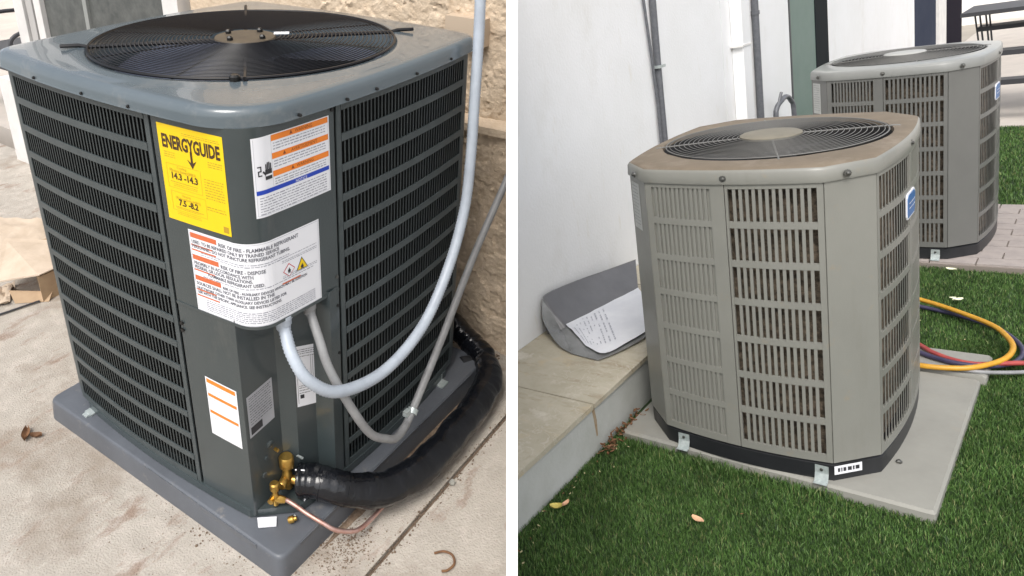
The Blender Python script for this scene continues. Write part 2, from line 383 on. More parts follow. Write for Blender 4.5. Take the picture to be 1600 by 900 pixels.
# stucco wall with a proud lower band
def stucco_height(y, z):
    p = Vector((y * 15, z * 15, 1.3)); a = noise.fractal(p, .8, 2.1, 4)
    pl = max(0, min(1, (a + .02) / .10)); b = noise.fractal(Vector((y * 60, z * 60, 4)), .6, 2.2, 3)
    return .0056 * pl + .0024 * b
def stucco_grid(mb, x, y0, y1, z0, z1, st):
    ny, nz = int((y1 - y0) / st), int((z1 - z0) / st); o = len(mb.v)
    for i in range(ny + 1):
        for j in range(nz + 1):
            y, z = y0 + (y1 - y0) * i / ny, z0 + (z1 - z0) * j / nz; mb.v.append((x - stucco_height(y, z), y, z))
    for i in range(ny):
        for j in range(nz):
            a = o + i * (nz + 1) + j; mb.f.append((a, a + nz + 1, a + nz + 2, a + 1)); mb.m.append(0)
wl = thing('stucco_wall', 'rough tan stucco wall behind the dark green air conditioner', 'wall', (.7, 0, GZ))
def cut_part(name, mb, m, parent, smooth=True):
    o = bpy.data.objects.new(name, mb.mesh(name, m, ORG[parent], smooth, CUT_L)); COL.objects.link(o); o.parent = parent; ORG[o] = ORG[parent]; return o
m = MB(); stucco_grid(m, .70, -1.0, .35, .76, 1.5, .0055); stucco_grid(m, .70, .35, 1.06, .76, 1.9, .03); m.box((.705, -1.2, .7), (.9, 1.06, 2.4)); cut_part('upper_face', m, STUC, wl)
m = MB(); stucco_grid(m, .665, -1.0, .35, GZ - .01, .75, .0055); m.box((.672, -1.2, GZ - .3), (.9, 1.06, .745)); cut_part('lower_face', m, STUC, wl)
m = MB()
for k in range(60):
    y0, y1 = -1.1 + k * .04, -1.06 + k * .04; h = .003 * noise.noise(Vector((k * .7, 0, 0)))
    m.add([(.645 + h, y0, .738), (.645 + h, y1, .738), (.645 + h, y1, .762 + h), (.645 + h, y0, .762 + h), (.70, y1, .775), (.70, y0, .775), (.68, y0, .735), (.68, y1, .735)], [(0, 1, 2, 3), (3, 2, 4, 5), (6, 7, 1, 0)])
cut_part('ledge_trim', m, STUC, wl)
m = MB(); m.box((.655, -.335, 1.005), (.70, -.20, 1.09)); part('outlet_cover', m, mat('tan_cover', (.50, .40, .30), rough=.7), wl)
# patio door at the far left
dr = thing('patio_door', 'dark glazed patio door in white frame behind the fan grille', 'door', (.68, 1.8, .5))
def jambs(x0, x1, y0, y1, z0=.3, z1=2.3):
    q = MB(); q.box((x0, y0, z0), (x1, y1, z1)); return q
part('glass', jambs(.70, .72, 1.2, 2.2), DGLASS, dr)
part('jamb', jambs(.66, .74, 2.33, 2.42), WFRAME, dr); part('jamb', jambs(.66, .74, 1.10, 1.20), WFRAME, dr)
part('jamb', jambs(.675, .73, 2.19, 2.25), WFRAME, dr); part('jamb', jambs(.67, .73, 2.26, 2.315), mat('grey_frame_shade', (.42, .41, .40), rough=.6), dr)
part('mullion', jambs(.685, .715, 1.80, 1.83), mat('dull_mullion', (.26, .27, .26), rough=.5), dr)
part('sill', MB().box((.62, 1.08, .27), (.76, 2.42, .31)), WFRAME, dr)
m = MB(); m.box((.66, 1.07, GZ), (.9, 2.43, .268)); m.box((.64, 2.435, GZ), (.9, 2.72, .42)); solo('white_kerb', m, WFRAME, (.76, 2.5, GZ), 'low white plaster wall under the patio door at far left', 'wall')
gm = MB(); gm.box((.9, 1.0, GZ - .4), (6, 9, GZ - .004)); solo('far_pavement', gm, PAVE2, (3, 5, GZ), kind='structure')
m = MB(); m.box((3.6, 2.5, GZ), (3.8, 9, 3.0)); solo('pale_wall', m, PALEW, (3.7, 5, GZ), 'bright pale wall seen beyond the patio door at far left', 'wall')
t = thing('patio_chair', 'black metal patio chair by the white door jamb at far left', 'chair', (1.25, 3.5, GZ))
part('seat', MB().box((1.0, 3.2, .28), (1.65, 3.95, .34)), BENCH, t)
part('backrest', MB().box((1.55, 3.2, .52), (1.62, 3.95, .66)), BENCH, t)
part('arm', MB().tube(smooth_path([(1.02, 3.9, .3), (1.02, 3.9, .5), (1.3, 3.93, .54), (1.6, 3.95, .52)]), .014), BENCH, t, True)
part('arm', MB().tube(smooth_path([(1.02, 3.22, .3), (1.02, 3.22, .5), (1.3, 3.2, .54), (1.6, 3.2, .52)]), .014), BENCH, t, True)
for x in (1.03, 1.6):
    for y in (3.22, 3.92): part('leg', MB().tube([(x, y, GZ), (x, y, .30)], .018), BENCH, t, True)

# ---- plastic pad
def rounded(pts, r, n=6):
    out = []
    for i, p in enumerate(pts):
        a, b = Vector(pts[i - 1]), Vector(pts[(i + 1) % len(pts)]); p = Vector(p)
        u, w = (a - p).normalized(), (b - p).normalized()
        q0, q1 = p + u * r, p + w * r
        for k in range(n + 1):
            t = k / n; out.append(tuple(q0 * (1 - t) ** 2 + p * 2 * t * (1 - t) + q1 * t * t))
    return out
p = .484
def pad_outline(e):
    # stepped long sides: shallow notches in the top edge
    L = [(-p - e, p + .01 + e), (-p - e, -p - .012 - e), (p + .02 + e, -p - .012 - e), (p + .02 + e, p + .01 + e)]
    return rounded(L, .026)
t = thing('equipment_pad', 'grey plastic pad under the dark green air conditioner', 'pad', (0, 0, GZ))
m = MB(); rs = []
for e, z in ((.012, GZ), (.007, -.012), (.005, -.005), (.002, -.001), (-.002, 0), (-.06, 0.0)): rs.append([(x, y, z) for x, y in pad_outline(e)])
m.rings(rs, cap1=True); part('slab', m, PADP, t, True)
for k, (y0, y1) in enumerate([(-.42, -.205), (-.195, .03), (.04, .20), (.21, .42)]):
    m = MB(); w = .012 - .0035 * k
    m.box((-p - w * .4 - .003, y0, -.030), (-p + .004, y1, -.0045)); part('edge_rib', m, PADP, t)
for k, (x0, x1) in enumerate([(-.42, -.16), (-.15, .1), (.11, .42)]):
    m = MB(); m.box((x0, -p - .0195, -.030), (x1, -p - .008, -.0045)); part('edge_rib', m, PADP, t)

# ---- the dark unit
U = thing('air_conditioner', 'dark green condenser unit with yellow energy label, open black fan grille', 'air conditioner', (0, 0, 0))
def face_path(face, t0, t1, ab=AB, n=40):
    f = (lambda t: (-side_off(t, ab), t)) if face == 'L' else (lambda t: (t, -side_off(t, ab)))
    if face == 'B': f = lambda t: (side_off(t, ab), t)
    if face == 'K': f = lambda t: (t, side_off(t, ab))
    return [f(t0 + (t1 - t0) * k / n) for k in range(n + 1)]
def arc(cx, cy, r, a0, a1, n=10): return [(cx + r * cos(a0 + (a1 - a0) * k / n), cy + r * sin(a0 + (a1 - a0) * k / n)) for k in range(n + 1)]
RC = .068; c0 = -.37
lp = face_path('L', -.186, c0); rp = face_path('R', c0, -.186)
r_ = hypot(lp[-1][0] - c0, 0)
CP = Path(lp + arc(c0, c0, r_, pi, 1.5 * pi)[1:-1] + rp)
def cs_y(y): return min(CP.d[i] for i in range(len(CP.p)) if i < len(lp) and CP.p[i][1] <= y) if True else 0
def cs_x(x): return max(CP.d[i] for i in range(len(CP.p)) if i > len(lp) and CP.p[i][0] <= x)
CTOP, CBOT = 1.062, .603
cv = MB(); seg = CP.seg(0, CP.L, 48); cv.ribbon(seg, CBOT, CTOP, .002)
part('electrical_cover', cv, GREEN, U, True)
# lower cover lip and closing plate
m = MB(); m.add([(x, y, CBOT + .012) for x, y, _, _ in seg] , [tuple(range(len(seg)))]); m.ribbon(CP.seg(.0, CP.L, 48), CBOT - .004, CBOT + .004, .004, .0015)
part('cover_bottom', m, GREEN, U)
# lower recessed service corner: plan A,B,C,D,E,F
PA, PB, PC_, PD, PE, PF = lp[0], (-.4392, -.364), (-.328, -.368), (-.296, -.394), (-.236, -.406), rp[-1]
def plate(a, b, z0, z1, t=.002, out=0):
    dx, dy = b[0] - a[0], b[1] - a[1]; l = hypot(dx, dy); nx, ny = -dy / l, dx / l
    if nx * a[0] + ny * a[1] < 0 and (nx + ny) > 0: nx, ny = -nx, -ny
    if nx + ny > 0: nx, ny = -nx, -ny
    return MB().ribbon([(a[0], a[1], nx, ny), (b[0], b[1], nx, ny)], z0, z1, t, out), (nx, ny)
lowp = [q for q in lp if q[1] > PB[1]] + [PB]
m = MB().ribbon(Path(lowp).seg(0, Path(lowp).L, 8), .012, CBOT + .01, .002, -.0015); part('side_panel', m, GREEN, U, True)
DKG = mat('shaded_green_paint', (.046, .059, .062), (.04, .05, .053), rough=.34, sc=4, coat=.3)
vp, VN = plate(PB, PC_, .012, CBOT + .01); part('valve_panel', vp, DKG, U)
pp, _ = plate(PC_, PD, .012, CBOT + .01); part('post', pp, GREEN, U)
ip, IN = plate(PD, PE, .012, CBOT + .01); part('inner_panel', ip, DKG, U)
m = MB(); fr = Path([PE, (PE[0] + .015, PE[1] - .04), PF]); m.ribbon([(PE[0], PE[1], -.9, -.4), (PE[0] + .012, PE[1] - .05, -.6, -.8), (PF[0], PF[1], 0, -1)], .012, CBOT + .01, .002); part('post', m, GREEN, U)
# embossed circles (knock-outs) on the valve panel
def on_plate(a, b, n):
    dx, dy = b[0] - a[0], b[1] - a[1]; l = hypot(dx, dy)
    return lambda u, z, off=0: (a[0] + dx / l * u + n[0] * off, a[1] + dy / l * u + n[1] * off, z)
VF = on_plate(PB, PC_, VN); IF = on_plate(PD, PE, IN)
for u, z, r in ((.07, .205, .011), (.055, .17, .006), (.045, .12, .008)):
    m = MB(); m.lathe(VF(u, z, 0), [(r, 0), (r, .002), (r * .85, .003)], 18, (VN[0], VN[1], 0)); part('knockout', m, GREEN, U, True)
m = MB(); m.lathe(VF(.085, .178, 0), [(.005, 0), (.005, .012), (.003, .013)], 6, (VN[0], VN[1], 0)); part('grounding_lug', m, BRASS, U)
# bottom pan flange
outl = []
def body_outline(ab, r=.09):
    o = []
    o += face_path('L', .35, -.35, ab, 12) + face_path('R', -.35, .35, ab, 12) + face_path('B', -.35, .35, ab, 12) + face_path('K', .35, -.35, ab, 12)
    return o
bo = body_outline(AB + .004)
m = MB(); m.rings([[(x, y, .003) for x, y in bo], [(x, y, .026) for x, y in bo], [(x * .97, y * .97, .028) for x, y in bo]], cap1=True); part('base_pan', m, GREEN, U, True)
# coil block inside
co = [q for q in face_path('L', .35, -.17, AB - .030, 10)] + [(-.30, -.17), (-.17, -.30)] + [q for q in face_path('R', -.17, .35, AB - .030, 10)] + face_path('B', -.35, .35, AB - .03, 12) + face_path('K', .35, -.35, AB - .03, 12)
m = MB(); m.rings([[(x, y, .03) for x, y in co], [(x, y, 1.05) for x, y in co]])
part('coil', m, COILB, U, True)
# grilles
ROWS_L = 14
def louvre_face(face, t0, t1, nb):
    pts = Path(face_path(face, t0, t1)); L = pts.L; zt, zb = 1.052, .036
    gp = part('grille_panel', MB().ribbon(pts.seg(0, .014, 1), zb - .012, zt + .012, .004).ribbon(pts.seg(L - .016, L, 1), zb - .012, zt + .012, .004), GREENB, U, True)
    pitch = (zt - zb) / ROWS_L
    for k in range(ROWS_L + 1):
        z = zb + k * pitch; h = .0088 if 0 < k < ROWS_L else .010
        part('rail', MB().ribbon(pts.seg(.0145, L - .0165, 14), z - h, z + h, .0035, .0012), GREENB, gp, True)
    m = MB()
    n = nb
    for i in range(n + 1):
        q = .014 + (L - .030) * i / n; x, y, nx, ny = pts.at(q); tx, ty = -ny, nx
        if face in 'L': sg = 1
        else: sg = -1
        ax, ay = nx * cos(.7) + sg * tx * sin(.7), ny * cos(.7) + sg * ty * sin(.7)       # blade turned in plan
        w = .0023; d = .008
        cx, cy = x - nx * .0015, y - ny * .0015
        P_ = [(cx + tx * w, cy + ty * w), (cx - tx * w, cy - ty * w), (cx - tx * w - ax * d, cy - ty * w - ay * d), (cx + tx * w * .2 - ax * d, cy + ty * w * .2 - ay * d)]
        m.prism(P_, zb, zt)
    part('louver_blades', m, BLADEG, gp, kind='stuff')
louvre_face('L', -.178, .395, 43)
louvre_face('R', -.178, .395, 41)
louvre_face('B', -.40, .40, 30); louvre_face('K', -.40, .40, 30)
for (x0, y0) in ((-.405, .405), (.405, -.405), (.405, .405)):
    m = MB(); m.prism(rounded([(x0 - .022, y0 - .022), (x0 + .022, y0 - .022), (x0 + .022, y0 + .022), (x0 - .022, y0 + .022)], .02, 3), .03, 1.06); part('corner_post', m, GREENB, U, True)
# lid
def lid_outline(o=0, rc=.05, n=18, rn=.135):
    e = A - rc; en = A - rn
    pts = []
    pts += [(-A - BU * (1 - (t / A) ** 2) - .002 - o, t) for t in np.linspace(e, -en, n)]
    x0 = pts[-1][0]; pts += arc(-en, -en, -x0 - en, pi, 1.5 * pi, 14)[1:-1]; x0 = pts[0][0]
    pts += [(t, -A - BU * (1 - (t / A) ** 2) - .002 - o) for t in np.linspace(-en, e, n)]
    pts += arc(e, -e, -x0 - e, 1.5 * pi, 2 * pi, 12)[1:-1]
    pts += [(A + BU * (1 - (t / A) ** 2) + .002 + o, t) for t in np.linspace(-e, e, n)]
    pts += arc(e, e, -x0 - e, 0, .5 * pi, 12)[1:-1]
    pts += [(t, A + BU * (1 - (t / A) ** 2) + .002 + o) for t in np.linspace(e, -e, n)]
    pts += arc(-e, e, -x0 - e, .5 * pi, pi, 12)[1:-1]
    return pts
LO = lid_outline()
def lid_ring(outline, off, z, blend=0, R=.39):
    o = []
    for x, y in outline:
        r = hypot(x, y); rr = r - off; rr = rr * (1 - blend) + R * blend; o.append((x / r * rr, y / r * rr, z))
    return o
RF = .388
rs = [lid_ring(LO, .012, 1.061), lid_ring(LO, -.001, 1.061), lid_ring(LO, 0, 1.066), lid_ring(LO, .001, 1.078), lid_ring(LO, .003, 1.089), lid_ring(LO, .008, 1.0965), lid_ring(LO, .018, 1.0995), lid_ring(LO, .035, 1.100),
      lid_ring(LO, .035, 1.1005, .5, RF + .05), lid_ring(LO, .035, 1.101, .88, RF + .036), lid_ring(LO, 0, 1.1045, 1, RF + .024), lid_ring(LO, 0, 1.104, 1, RF + .008), lid_ring(LO, 0, 1.097, 1, RF), lid_ring(LO, 0, 1.03, 1, RF - .004), lid_ring(LO, 0, .93, 1, RF - .01)]
m = MB(); m.rings(rs); part('lid', m, LIDG, U, True, sharp=60)
m = MB(); m.rings([lid_ring(LO, 0, .925, 1, RF - .012), lid_ring(LO, 0, .925, 1, .01)]); part('inner_floor', m, INSIDE, U)
# lid screws
for (x, y) in [(-.474 + .008, .22), (-.474 + .001, .02), (-.47, -.14), (-.30, -.463), (-.16, -.471), (-.06, -.474), (.10, -.473), (.27, -.462)]:
    n_ = (-1, 0, 0) if abs(x) > abs(y) else (0, -1, 0)
    m = MB(); m.lathe((x, y, 1.068), [(.0036, -.004), (.0036, .0025), (.002, .004)], 8, n_); part('screw', m, DSCREW, U)
for (s_, z) in ((.004, .545), (.004, .525)):
    x, y, nx, ny = CP.at(.006); m = MB(); m.lathe((x, y, z), [(.005, -.003), (.005, .003)], 8, (nx, ny, 0)); part('screw', m, DSCREW, U)
x, y, nx, ny = CP.at(CP.L - .006)
for z in (.64, .56, .42, 1.05):
    m = MB(); m.lathe((x, y, z), [(.0045, -.003), (.0045, .003)], 8, (nx, ny, 0)); part('screw', m, DSCREW if z != .64 else SCREW, U)
# fan blades + motor
fan = part('fan', MB().lathe((0, 0, 1.03), [(.075, -.10), (.08, -.01), (.07, .005), (.02, .01)], 28), DARKP, U, True)
for k in range(3):
    m = MB(); a0 = radians(-140 + 120 * k); na, nr = 14, 8; gr = []
    for i in range(nr + 1):
        r = .075 + (.365 - .075) * i / nr; row = []
        for j in range(na + 1):
            q = j / na; sw = radians(78 + 6 * i / nr); a = a0 + sw * (q - .5) + .35 * (i / nr) ** 2
            z = 1.060 - .085 * q - .02 * i / nr + .02 * sin(pi * q); row.append((r * cos(a), r * sin(a), z))
        gr.append(row)
    m.rings(gr, close=False); part('blade', m, BLADE, fan, True)
m = MB(); m.lathe((0, 0, 1.106), [(.078, 0), (.08, .002), (.078, .006), (.03, .007)], 36); part('motor_plate', m, BRONZE, U, True)
for k in range(4):
    a = radians(5 + 90 * k); m = MB(); m.lathe((.058 * cos(a), .058 * sin(a), 1.112), [(.008, 0), (.008, .007), (.004, .011)], 6); part('bolt', m, DSCREW, U)
m = MB(); m.box((.058, -.068, 1.1132), (.098, -.042, 1.1145), radians(-48)); part('motor_sticker', m, WHITE, U)
# guard: rings + spokes
gd = part('fan_guard', MB().tube([(RF * cos(a), RF * sin(a), 1.106) for a in np.linspace(0, 2 * pi, 97)[:-1]], .0035, 6, closed=True), BLACKW, U, True)
def gz(r): return 1.106 + .007 * (1 - (r / RF) ** 2)
for i in range(29):
    r = .092 + (RF - .010 - .092) * i / 28
    part('ring', MB().tube([(r * cos(a), r * sin(a), gz(r)) for a in np.linspace(0, 2 * pi, 81)[:-1]], .0014, 5, closed=True), BLACKW, gd, True)
for k in range(8):
    a = radians(22.5 + 45 * k); part('spoke', MB().tube([(r * cos(a), r * sin(a), gz(r) - .004) for r in np.linspace(.095, RF, 8)], .0018, 6), BLACKW, gd, True)
for k in range(4):
    a = radians(140 + 90 * k - (4 if k % 2 else 0)); R1 = .452 if k != 1 else .405
    part('bracket', MB().tube([(r * cos(a), r * sin(a), z) for r, z in ((.07, 1.103), (.2, 1.105), (RF, 1.104), (RF + .02, 1.109), (R1, 1.109))], [.006, .006, .005, .005, .005], 6), BLACKW, gd, True)
a = radians(-137); m = MB(); m.lathe((.40 * cos(a), .40 * sin(a), 1.102), [(.012, 0), (.012, .012), (.008, .016)], 10); part('clip', m, DSCREW, gd)

# labels on the corner
def corner_map(s0, ztop):
    def f(u, v, off=0):
        x, y, nx, ny = CP.at(s0 + u); return (x + nx * off, y + ny * off, ztop - v)
    return f
def sheet(fn, w, h, n=12, off=.0006): 
    m = MB(); quad(m, fn, 0, 0, w, h, off, n); return m
# yellow energy label
s0 = .016; fn = corner_map(s0, 1.043); YW, YH = .180, .218
def shrink(fn_, k): return fn_
lab = part('energy_label', sheet(fn, YW, YH, 16), YELLOW, U, label='yellow energy guide label')
m = MB(); wt = lambda q: max(v[0] for v in text_mesh(q, .040)[0])
sx_ = (YW - .020) / wt('ENERGYGUIDE'); print_text(m, fn, 'ENERGYGUIDE', .010, .050, .040, sx=sx_, bold=.0015)
x_ = .010 + (wt('ENERG') + wt('ENERGY')) / 2 * sx_; part('lettering', m, BROWNINK, lab); m = MB(); quad(m, fn, x_ - .003, .048, x_ + .003, .074, .0012); m.add([fn(x_ - .013, .066, .0012), fn(x_, .085, .0012), fn(x_ + .013, .066, .0012), fn(x_, .074, .0012)], [(0, 1, 2, 3)])
part('arrow', m, BROWNINK, lab); m = MB(); print_text(m, fn, '14.3 -14.3', .024, .1185, .0205, sx=.95, bold=.0007); part('lettering', m, BROWNINK, lab); m = MB(); print_text(m, fn, '7.5 -8.2', .038, .1785, .0195, sx=.95, bold=.0007)
part('lettering', m, BROWNINK, lab)
m = MB(); print_text(m, fn, 'Cooling', .045, .094, .0085); print_text(m, fn, 'Efficiency Rating (SEER2)', .022, .102, .0085, sx=.9)
print_text(m, fn, 'Heating', .050, .157, .008); print_text(m, fn, 'Efficiency Rating (HSPF2)', .030, .1645, .008, sx=.9)
for u0, v0, u1, v1 in ((.014, .0855, .108, .0862), (.014, .1395, .112, .1402), (.014, .0855, .0148, .14), (.1112, .0855, .112, .14), (.018, .148, .118, .1487), (.018, .192, .118, .1927), (.018, .148, .0188, .192), (.1172, .148, .118, .192), (.022, .125, .10, .1264), (.026, .1832, .108, .1846)):
    quad(m, fn, u0, v0, u1, v1, .001)
for v in (.10, .106, .112, .118, .124, .130, .136, .142, .162, .168): scribble(m, fn, .120, .172, v, .0026)
for v in (.0115, .0155): scribble(m, fn, .07, .172, v, .0018)
for v in (.060, .065, .070): scribble(m, fn, .135, .174, v, .0024); scribble(m, fn, .012, .045, v, .002)
for v in (.130, .134, .1865, .196, .200): scribble(m, fn, .03, .10, v, .0016)
part('fine_print', m, DIMINK, lab, kind='stuff')
m = MB(); quad(m, fn, .160, .198, .174, .212, .001); part('stamp', m, mat('brown_stamp', (.45, .27, .02), rough=.5), lab)
# orange and blue warning label
s0 = cs_x(-.404) if False else .285; 
s0 = CP.L - .222; fn = corner_map(s0, 1.040); Ww, Wh = .206, .172
lab = part('warning_label', sheet(fn, Ww, Wh, 16), WHITE, U, label='white warning label with three orange bands and one blue band')
for v in (.002, .040, .078): m = MB(); quad(m, fn, .046, v, Ww - .004, v + .0125, .001, 8); part('orange_band', m, ORANGE, lab)
m = MB(); quad(m, fn, .004, .112, Ww - .004, .1215, .001, 10); part('blue_band', m, BLUEP, lab)
for v, w in ((.0125, 'WARNING'), (.0505, 'AVERTISSEMENT'), (.0885, 'WARNING')):
    m = MB(); print_text(m, fn, w, .133, v - .001, .0105, 'CENTER', .95); c = .133 - .006 * len(w) * .55 - .012
    m.add([fn(c - .004, v - .001, .0014), fn(c + .004, v - .001, .0014), fn(c, v - .009, .0014)], [(0, 1, 2)]); part('band_lettering', m, mat('dark_red_ink', (.22, .05, .01), rough=.5), lab)
m = MB(); print_text(m, fn, 'NOTICE', .12, .1207, .009, 'CENTER', 1.0); part('band_lettering', m, WHITE, lab)
m = MB()
for v in (.019, .025, .031, .057, .063, .069, .095, .101, .106, .128, .134, .140, .146, .152, .158, .164): scribble(m, fn, .05 if v < .11 else .010, Ww - .012, v, .0028)
for q in ((.004, .003, .0045, .168), (.045, .003, .0455, .110), (Ww - .0035, .003, Ww - .003, .168), (.004, .1675, Ww - .003, .168)): quad(m, fn, *q)
part('fine_print', m, GREYINK, lab, kind='stuff')
m = MB()   # gloved hand pictogram
quad(m, fn, .026, .070, .043, .092, .0012); quad(m, fn, .027, .058, .030, .070, .0012); quad(m, fn, .031, .055, .034, .070, .0012); quad(m, fn, .035, .055, .038, .070, .0012); quad(m, fn, .039, .058, .042, .070, .0012)
m.add([fn(.026, .082, .0012), fn(.020, .074, .0012), fn(.022, .071, .0012), fn(.027, .076, .0012)], [(0, 1, 2, 3)])
for q in ((.009, .060, .018, .0625), (.0155, .0625, .018, .070), (.010, .0695, .018, .072), (.010, .072, .0125, .080), (.010, .079, .019, .0815)): quad(m, fn, *q, .0012)
part('hand_symbol', m, INK, lab)
m = MB(); quad(m, fn, .027, .080, .043, .084, .0016); part('hand_symbol', m, WHITE, lab)
# large flammability label round the corner
s0 = .070; fn = corner_map(s0, .812); Bw, Bh = CP.L - .070 - .058, .208
lab = part('refrigerant_label', sheet(fn, Bw, Bh, 30), WHITE, U, label='large white refrigerant label wrapped round the corner')
for v, h, w in ((.006, .012, .075), (.034, .0035, .062), (.046, .0035, .07), (.060, .012, .075), (.096, .0035, .06), (.112, .012, .075), (.147, .0035, .058), (.162, .0035, .066)): m = MB(); quad(m, fn, .005, v, .005 + w, v + h, .001, 6); part('orange_band', m, RUSTP, lab)
m = MB(); quad(m, fn, .232, .116, .285, .1195, .001, 4)
part('orange_band', m, RUSTP, lab)
m = MB()
L1 = [('RISK OF FIRE - FLAMMABLE REFRIGERANT', .085, .020, .0125), ('USED. TO BE REPAIRED ONLY BY TRAINED SERVICE', .007, .031, .0112), ('PERSONNEL. DO NOT PUNCTURE REFRIGERANT TUBING.', .007, .042, .0112),
      ('RISK OF FIRE - DISPOSE', .085, .073, .0122), ('PROPERLY IN ACCORDANCE WITH', .007, .084, .0115), ('FEDERAL OR LOCAL REGULATIONS.', .007, .094, .0112), ('FLAMMABLE REFRIGERANT USED.', .045, .105, .0112),
      ('RISK OF FIRE - AUXILIARY DEVICES WHICH MAY BE IGNITION', .085, .125, .0092), ('SOURCES SHALL NOT BE INSTALLED IN THE', .007, .136, .0118), ('DUCTWORK OTHER THAN AUXILIARY DEVICES LISTED FOR', .007, .147, .0100), ('USE WITH THE SPECIFIC APPLIANCE. SEE INSTRUCTIONS.', .007, .158, .0100)]
for tx, u, v, s in L1: print_text(m, fn, tx, u, v, s, sx=.86, bold=.00025)
part('lettering', m, mat('grey_black_ink', (.11, .115, .14), rough=.5), lab, kind='stuff')
m = MB()
for v in (.050, .055, .109, .170, .175, .180, .185, .190, .195): scribble(m, fn, .03, Bw - (.02 if v > .1 else .09), v, .0026)
for v in (.055, .062, .066, .100, .104): scribble(m, fn, .235, Bw - .01, v, .002)
for q in ((.003, .003, Bw - .003, .0036), (Bw - .0036, .003, Bw - .003, .204), (.003, .2034, Bw - .003, .204), (.003, .003, .0036, .204)): quad(m, fn, *q, .001, 12)
part('fine_print', m, GREYINK, lab, kind='stuff')
def diamond(mb, cx, cy, r, off): mb.add([fn(cx - r, cy, off), fn(cx, cy + r, off), fn(cx + r, cy, off), fn(cx, cy - r, off)], [(0, 1, 2, 3)])
m = MB(); diamond(m, .253, .090, .017, .001); part('symbol_border', m, mat('red_print', (.55, .04, .05), rough=.5), lab)
m = MB(); diamond(m, .253, .090, .0145, .0014); part('symbol_ground', m, WHITE, lab)
m = MB(); m.add([fn(.273, .103, .001), fn(.308, .103, .001), fn(.2905, .072, .001)], [(0, 1, 2)]); part('symbol_border', m, INK, lab)
m = MB(); m.add([fn(.276, .1012, .0014), fn(.305, .1012, .0014), fn(.2905, .0755, .0014)], [(0, 1, 2)]); part('symbol_ground', m, YELLOW, lab)
m = MB()
for cx, cy in ((.253, .093), (.2905, .0975)):
    m.add([fn(cx + a, cy - b, .0018) for a, b in ((-.003, -.002), (.003, -.002), (.0045, .003), (.002, .004), (.001, .0095), (-.0015, .006), (-.0045, .003))], [tuple(range(7))]); quad(m, fn, cx - .005, cy + .0028, cx + .005, cy + .004, .0018)
part('flame_symbol', m, INK, lab)
# three small lower labels
def left_low(u, v, off=0):
    y = -.246 - u; return (-side_off(y) - off + .0015, y, .412 - v - u * .06)
lab = part('small_label', sheet(left_low, .098, .178, 4, .0008), WHITE, U, label='small white label with three orange stripes low on the left panel')
for v0, v1 in ((.004, .016), (.048, .057), (.100, .109)): m = MB(); quad(m, left_low, .004, v0, .094, v1, .0014); part('orange_band', m, ORANGE, lab)
m = MB()
for v in (.022, .028, .034, .064, .070, .076, .082, .116, .122, .128, .134): scribble(m, left_low, .008, .09, v, .0014)
part('fine_print', m, GREYINK, lab, kind='stuff')
vf = lambda u, v, off=0: VF(.010 + u, .390 - v + u * .15, off)
lab = part('data_plate', sheet(vf, .082, .125, 2, .001), SILVER, U, label='silver data plate on the dark valve panel')
m = MB(); quad(m, vf, .005, .095, .042, .118, .0016)
for v in (.008, .014, .022, .03, .038, .046, .054, .062, .070, .078, .086): scribble(m, vf, .006, .076, v, .0022, .0016)
part('fine_print', m, INK, lab, kind='stuff')
jf = lambda u, v, off=0: IF(.004 + u, .470 - v - u * .3, off)
lab = part('data_plate', sheet(jf, .064, .185, 2, .001), WHITE, U, label='white wiring plate on the inner corner panel')
m = MB()
for v in (.01, .016, .022, .03, .12, .126, .134, .142): scribble(m, jf, .008, .058, v, .0022, .0016)
for q in ((.046, .03, .047, .10), (.052, .03, .053, .10), (.046, .10, .053, .101), (.01, .148, .022, .160), (.004, .004, .005, .175), (.06, .004, .061, .175)): quad(m, jf, *q, .0016)
part('fine_print', m, INK, lab, kind='stuff')
# brass service valves
m = MB(); m.lathe((-.335, -.385, .065), [(.014, -.02), (.015, .0), (.013, .03), (.011, .034), (.011, .048), (.019, .050), (.020, .078), (.016, .084)], 14)
m.lathe((-.345, -.385, .075), [(.012, -.02), (.013, .022), (.010, .026)], 8, (-.9, -.35, 0)); m.lathe((-.330, -.39, .07), [(.011, 0), (.013, .02), (.011, .04)], 10, (.35, -.9, -.15))
part('service_valve', m, BRASS, U, True)
m = MB(); m.lathe((-.392, -.395, .055), [(.008, -.02), (.009, .014), (.007, .018), (.007, .030), (.0125, .032), (.0125, .050), (.009, .054)], 12)
m.lathe((-.392, -.395, .055), [(.009, 0), (.011, .012), (.008, .026)], 8, (.5, -.8, -.2)); m.lathe((-.395, -.39, .058), [(.007, 0), (.008, .018)], 8, (-.9, -.3, 0))
part('service_valve', m, BRASS, U, True)
m = MB(); m.lathe((-.318, -.402, .055), [(.036, 0), (.036, .03)], 14, (.55, -.8, .05)); part('pipe_stub', m, BASEB, U, True)
m = MB(); m.tube([(-.30, -.39, .128), (-.288, -.397, .112)], .004, 6); part('schrader_port', m, GALV, U)
# conduit fittings
for x, y, r in ((-.345, -.42, .020), (-.262, -.425, .017)):
    m = MB(); m.lathe((x, y, CBOT - .038), [(r * .85, 0), (r * .9, .012), (r, .014), (r, .030), (r * 1.15, .031), (r * 1.15, .04)], 12); part('conduit_fitting', m, CONDL if r > .018 else CONDG, U, True)
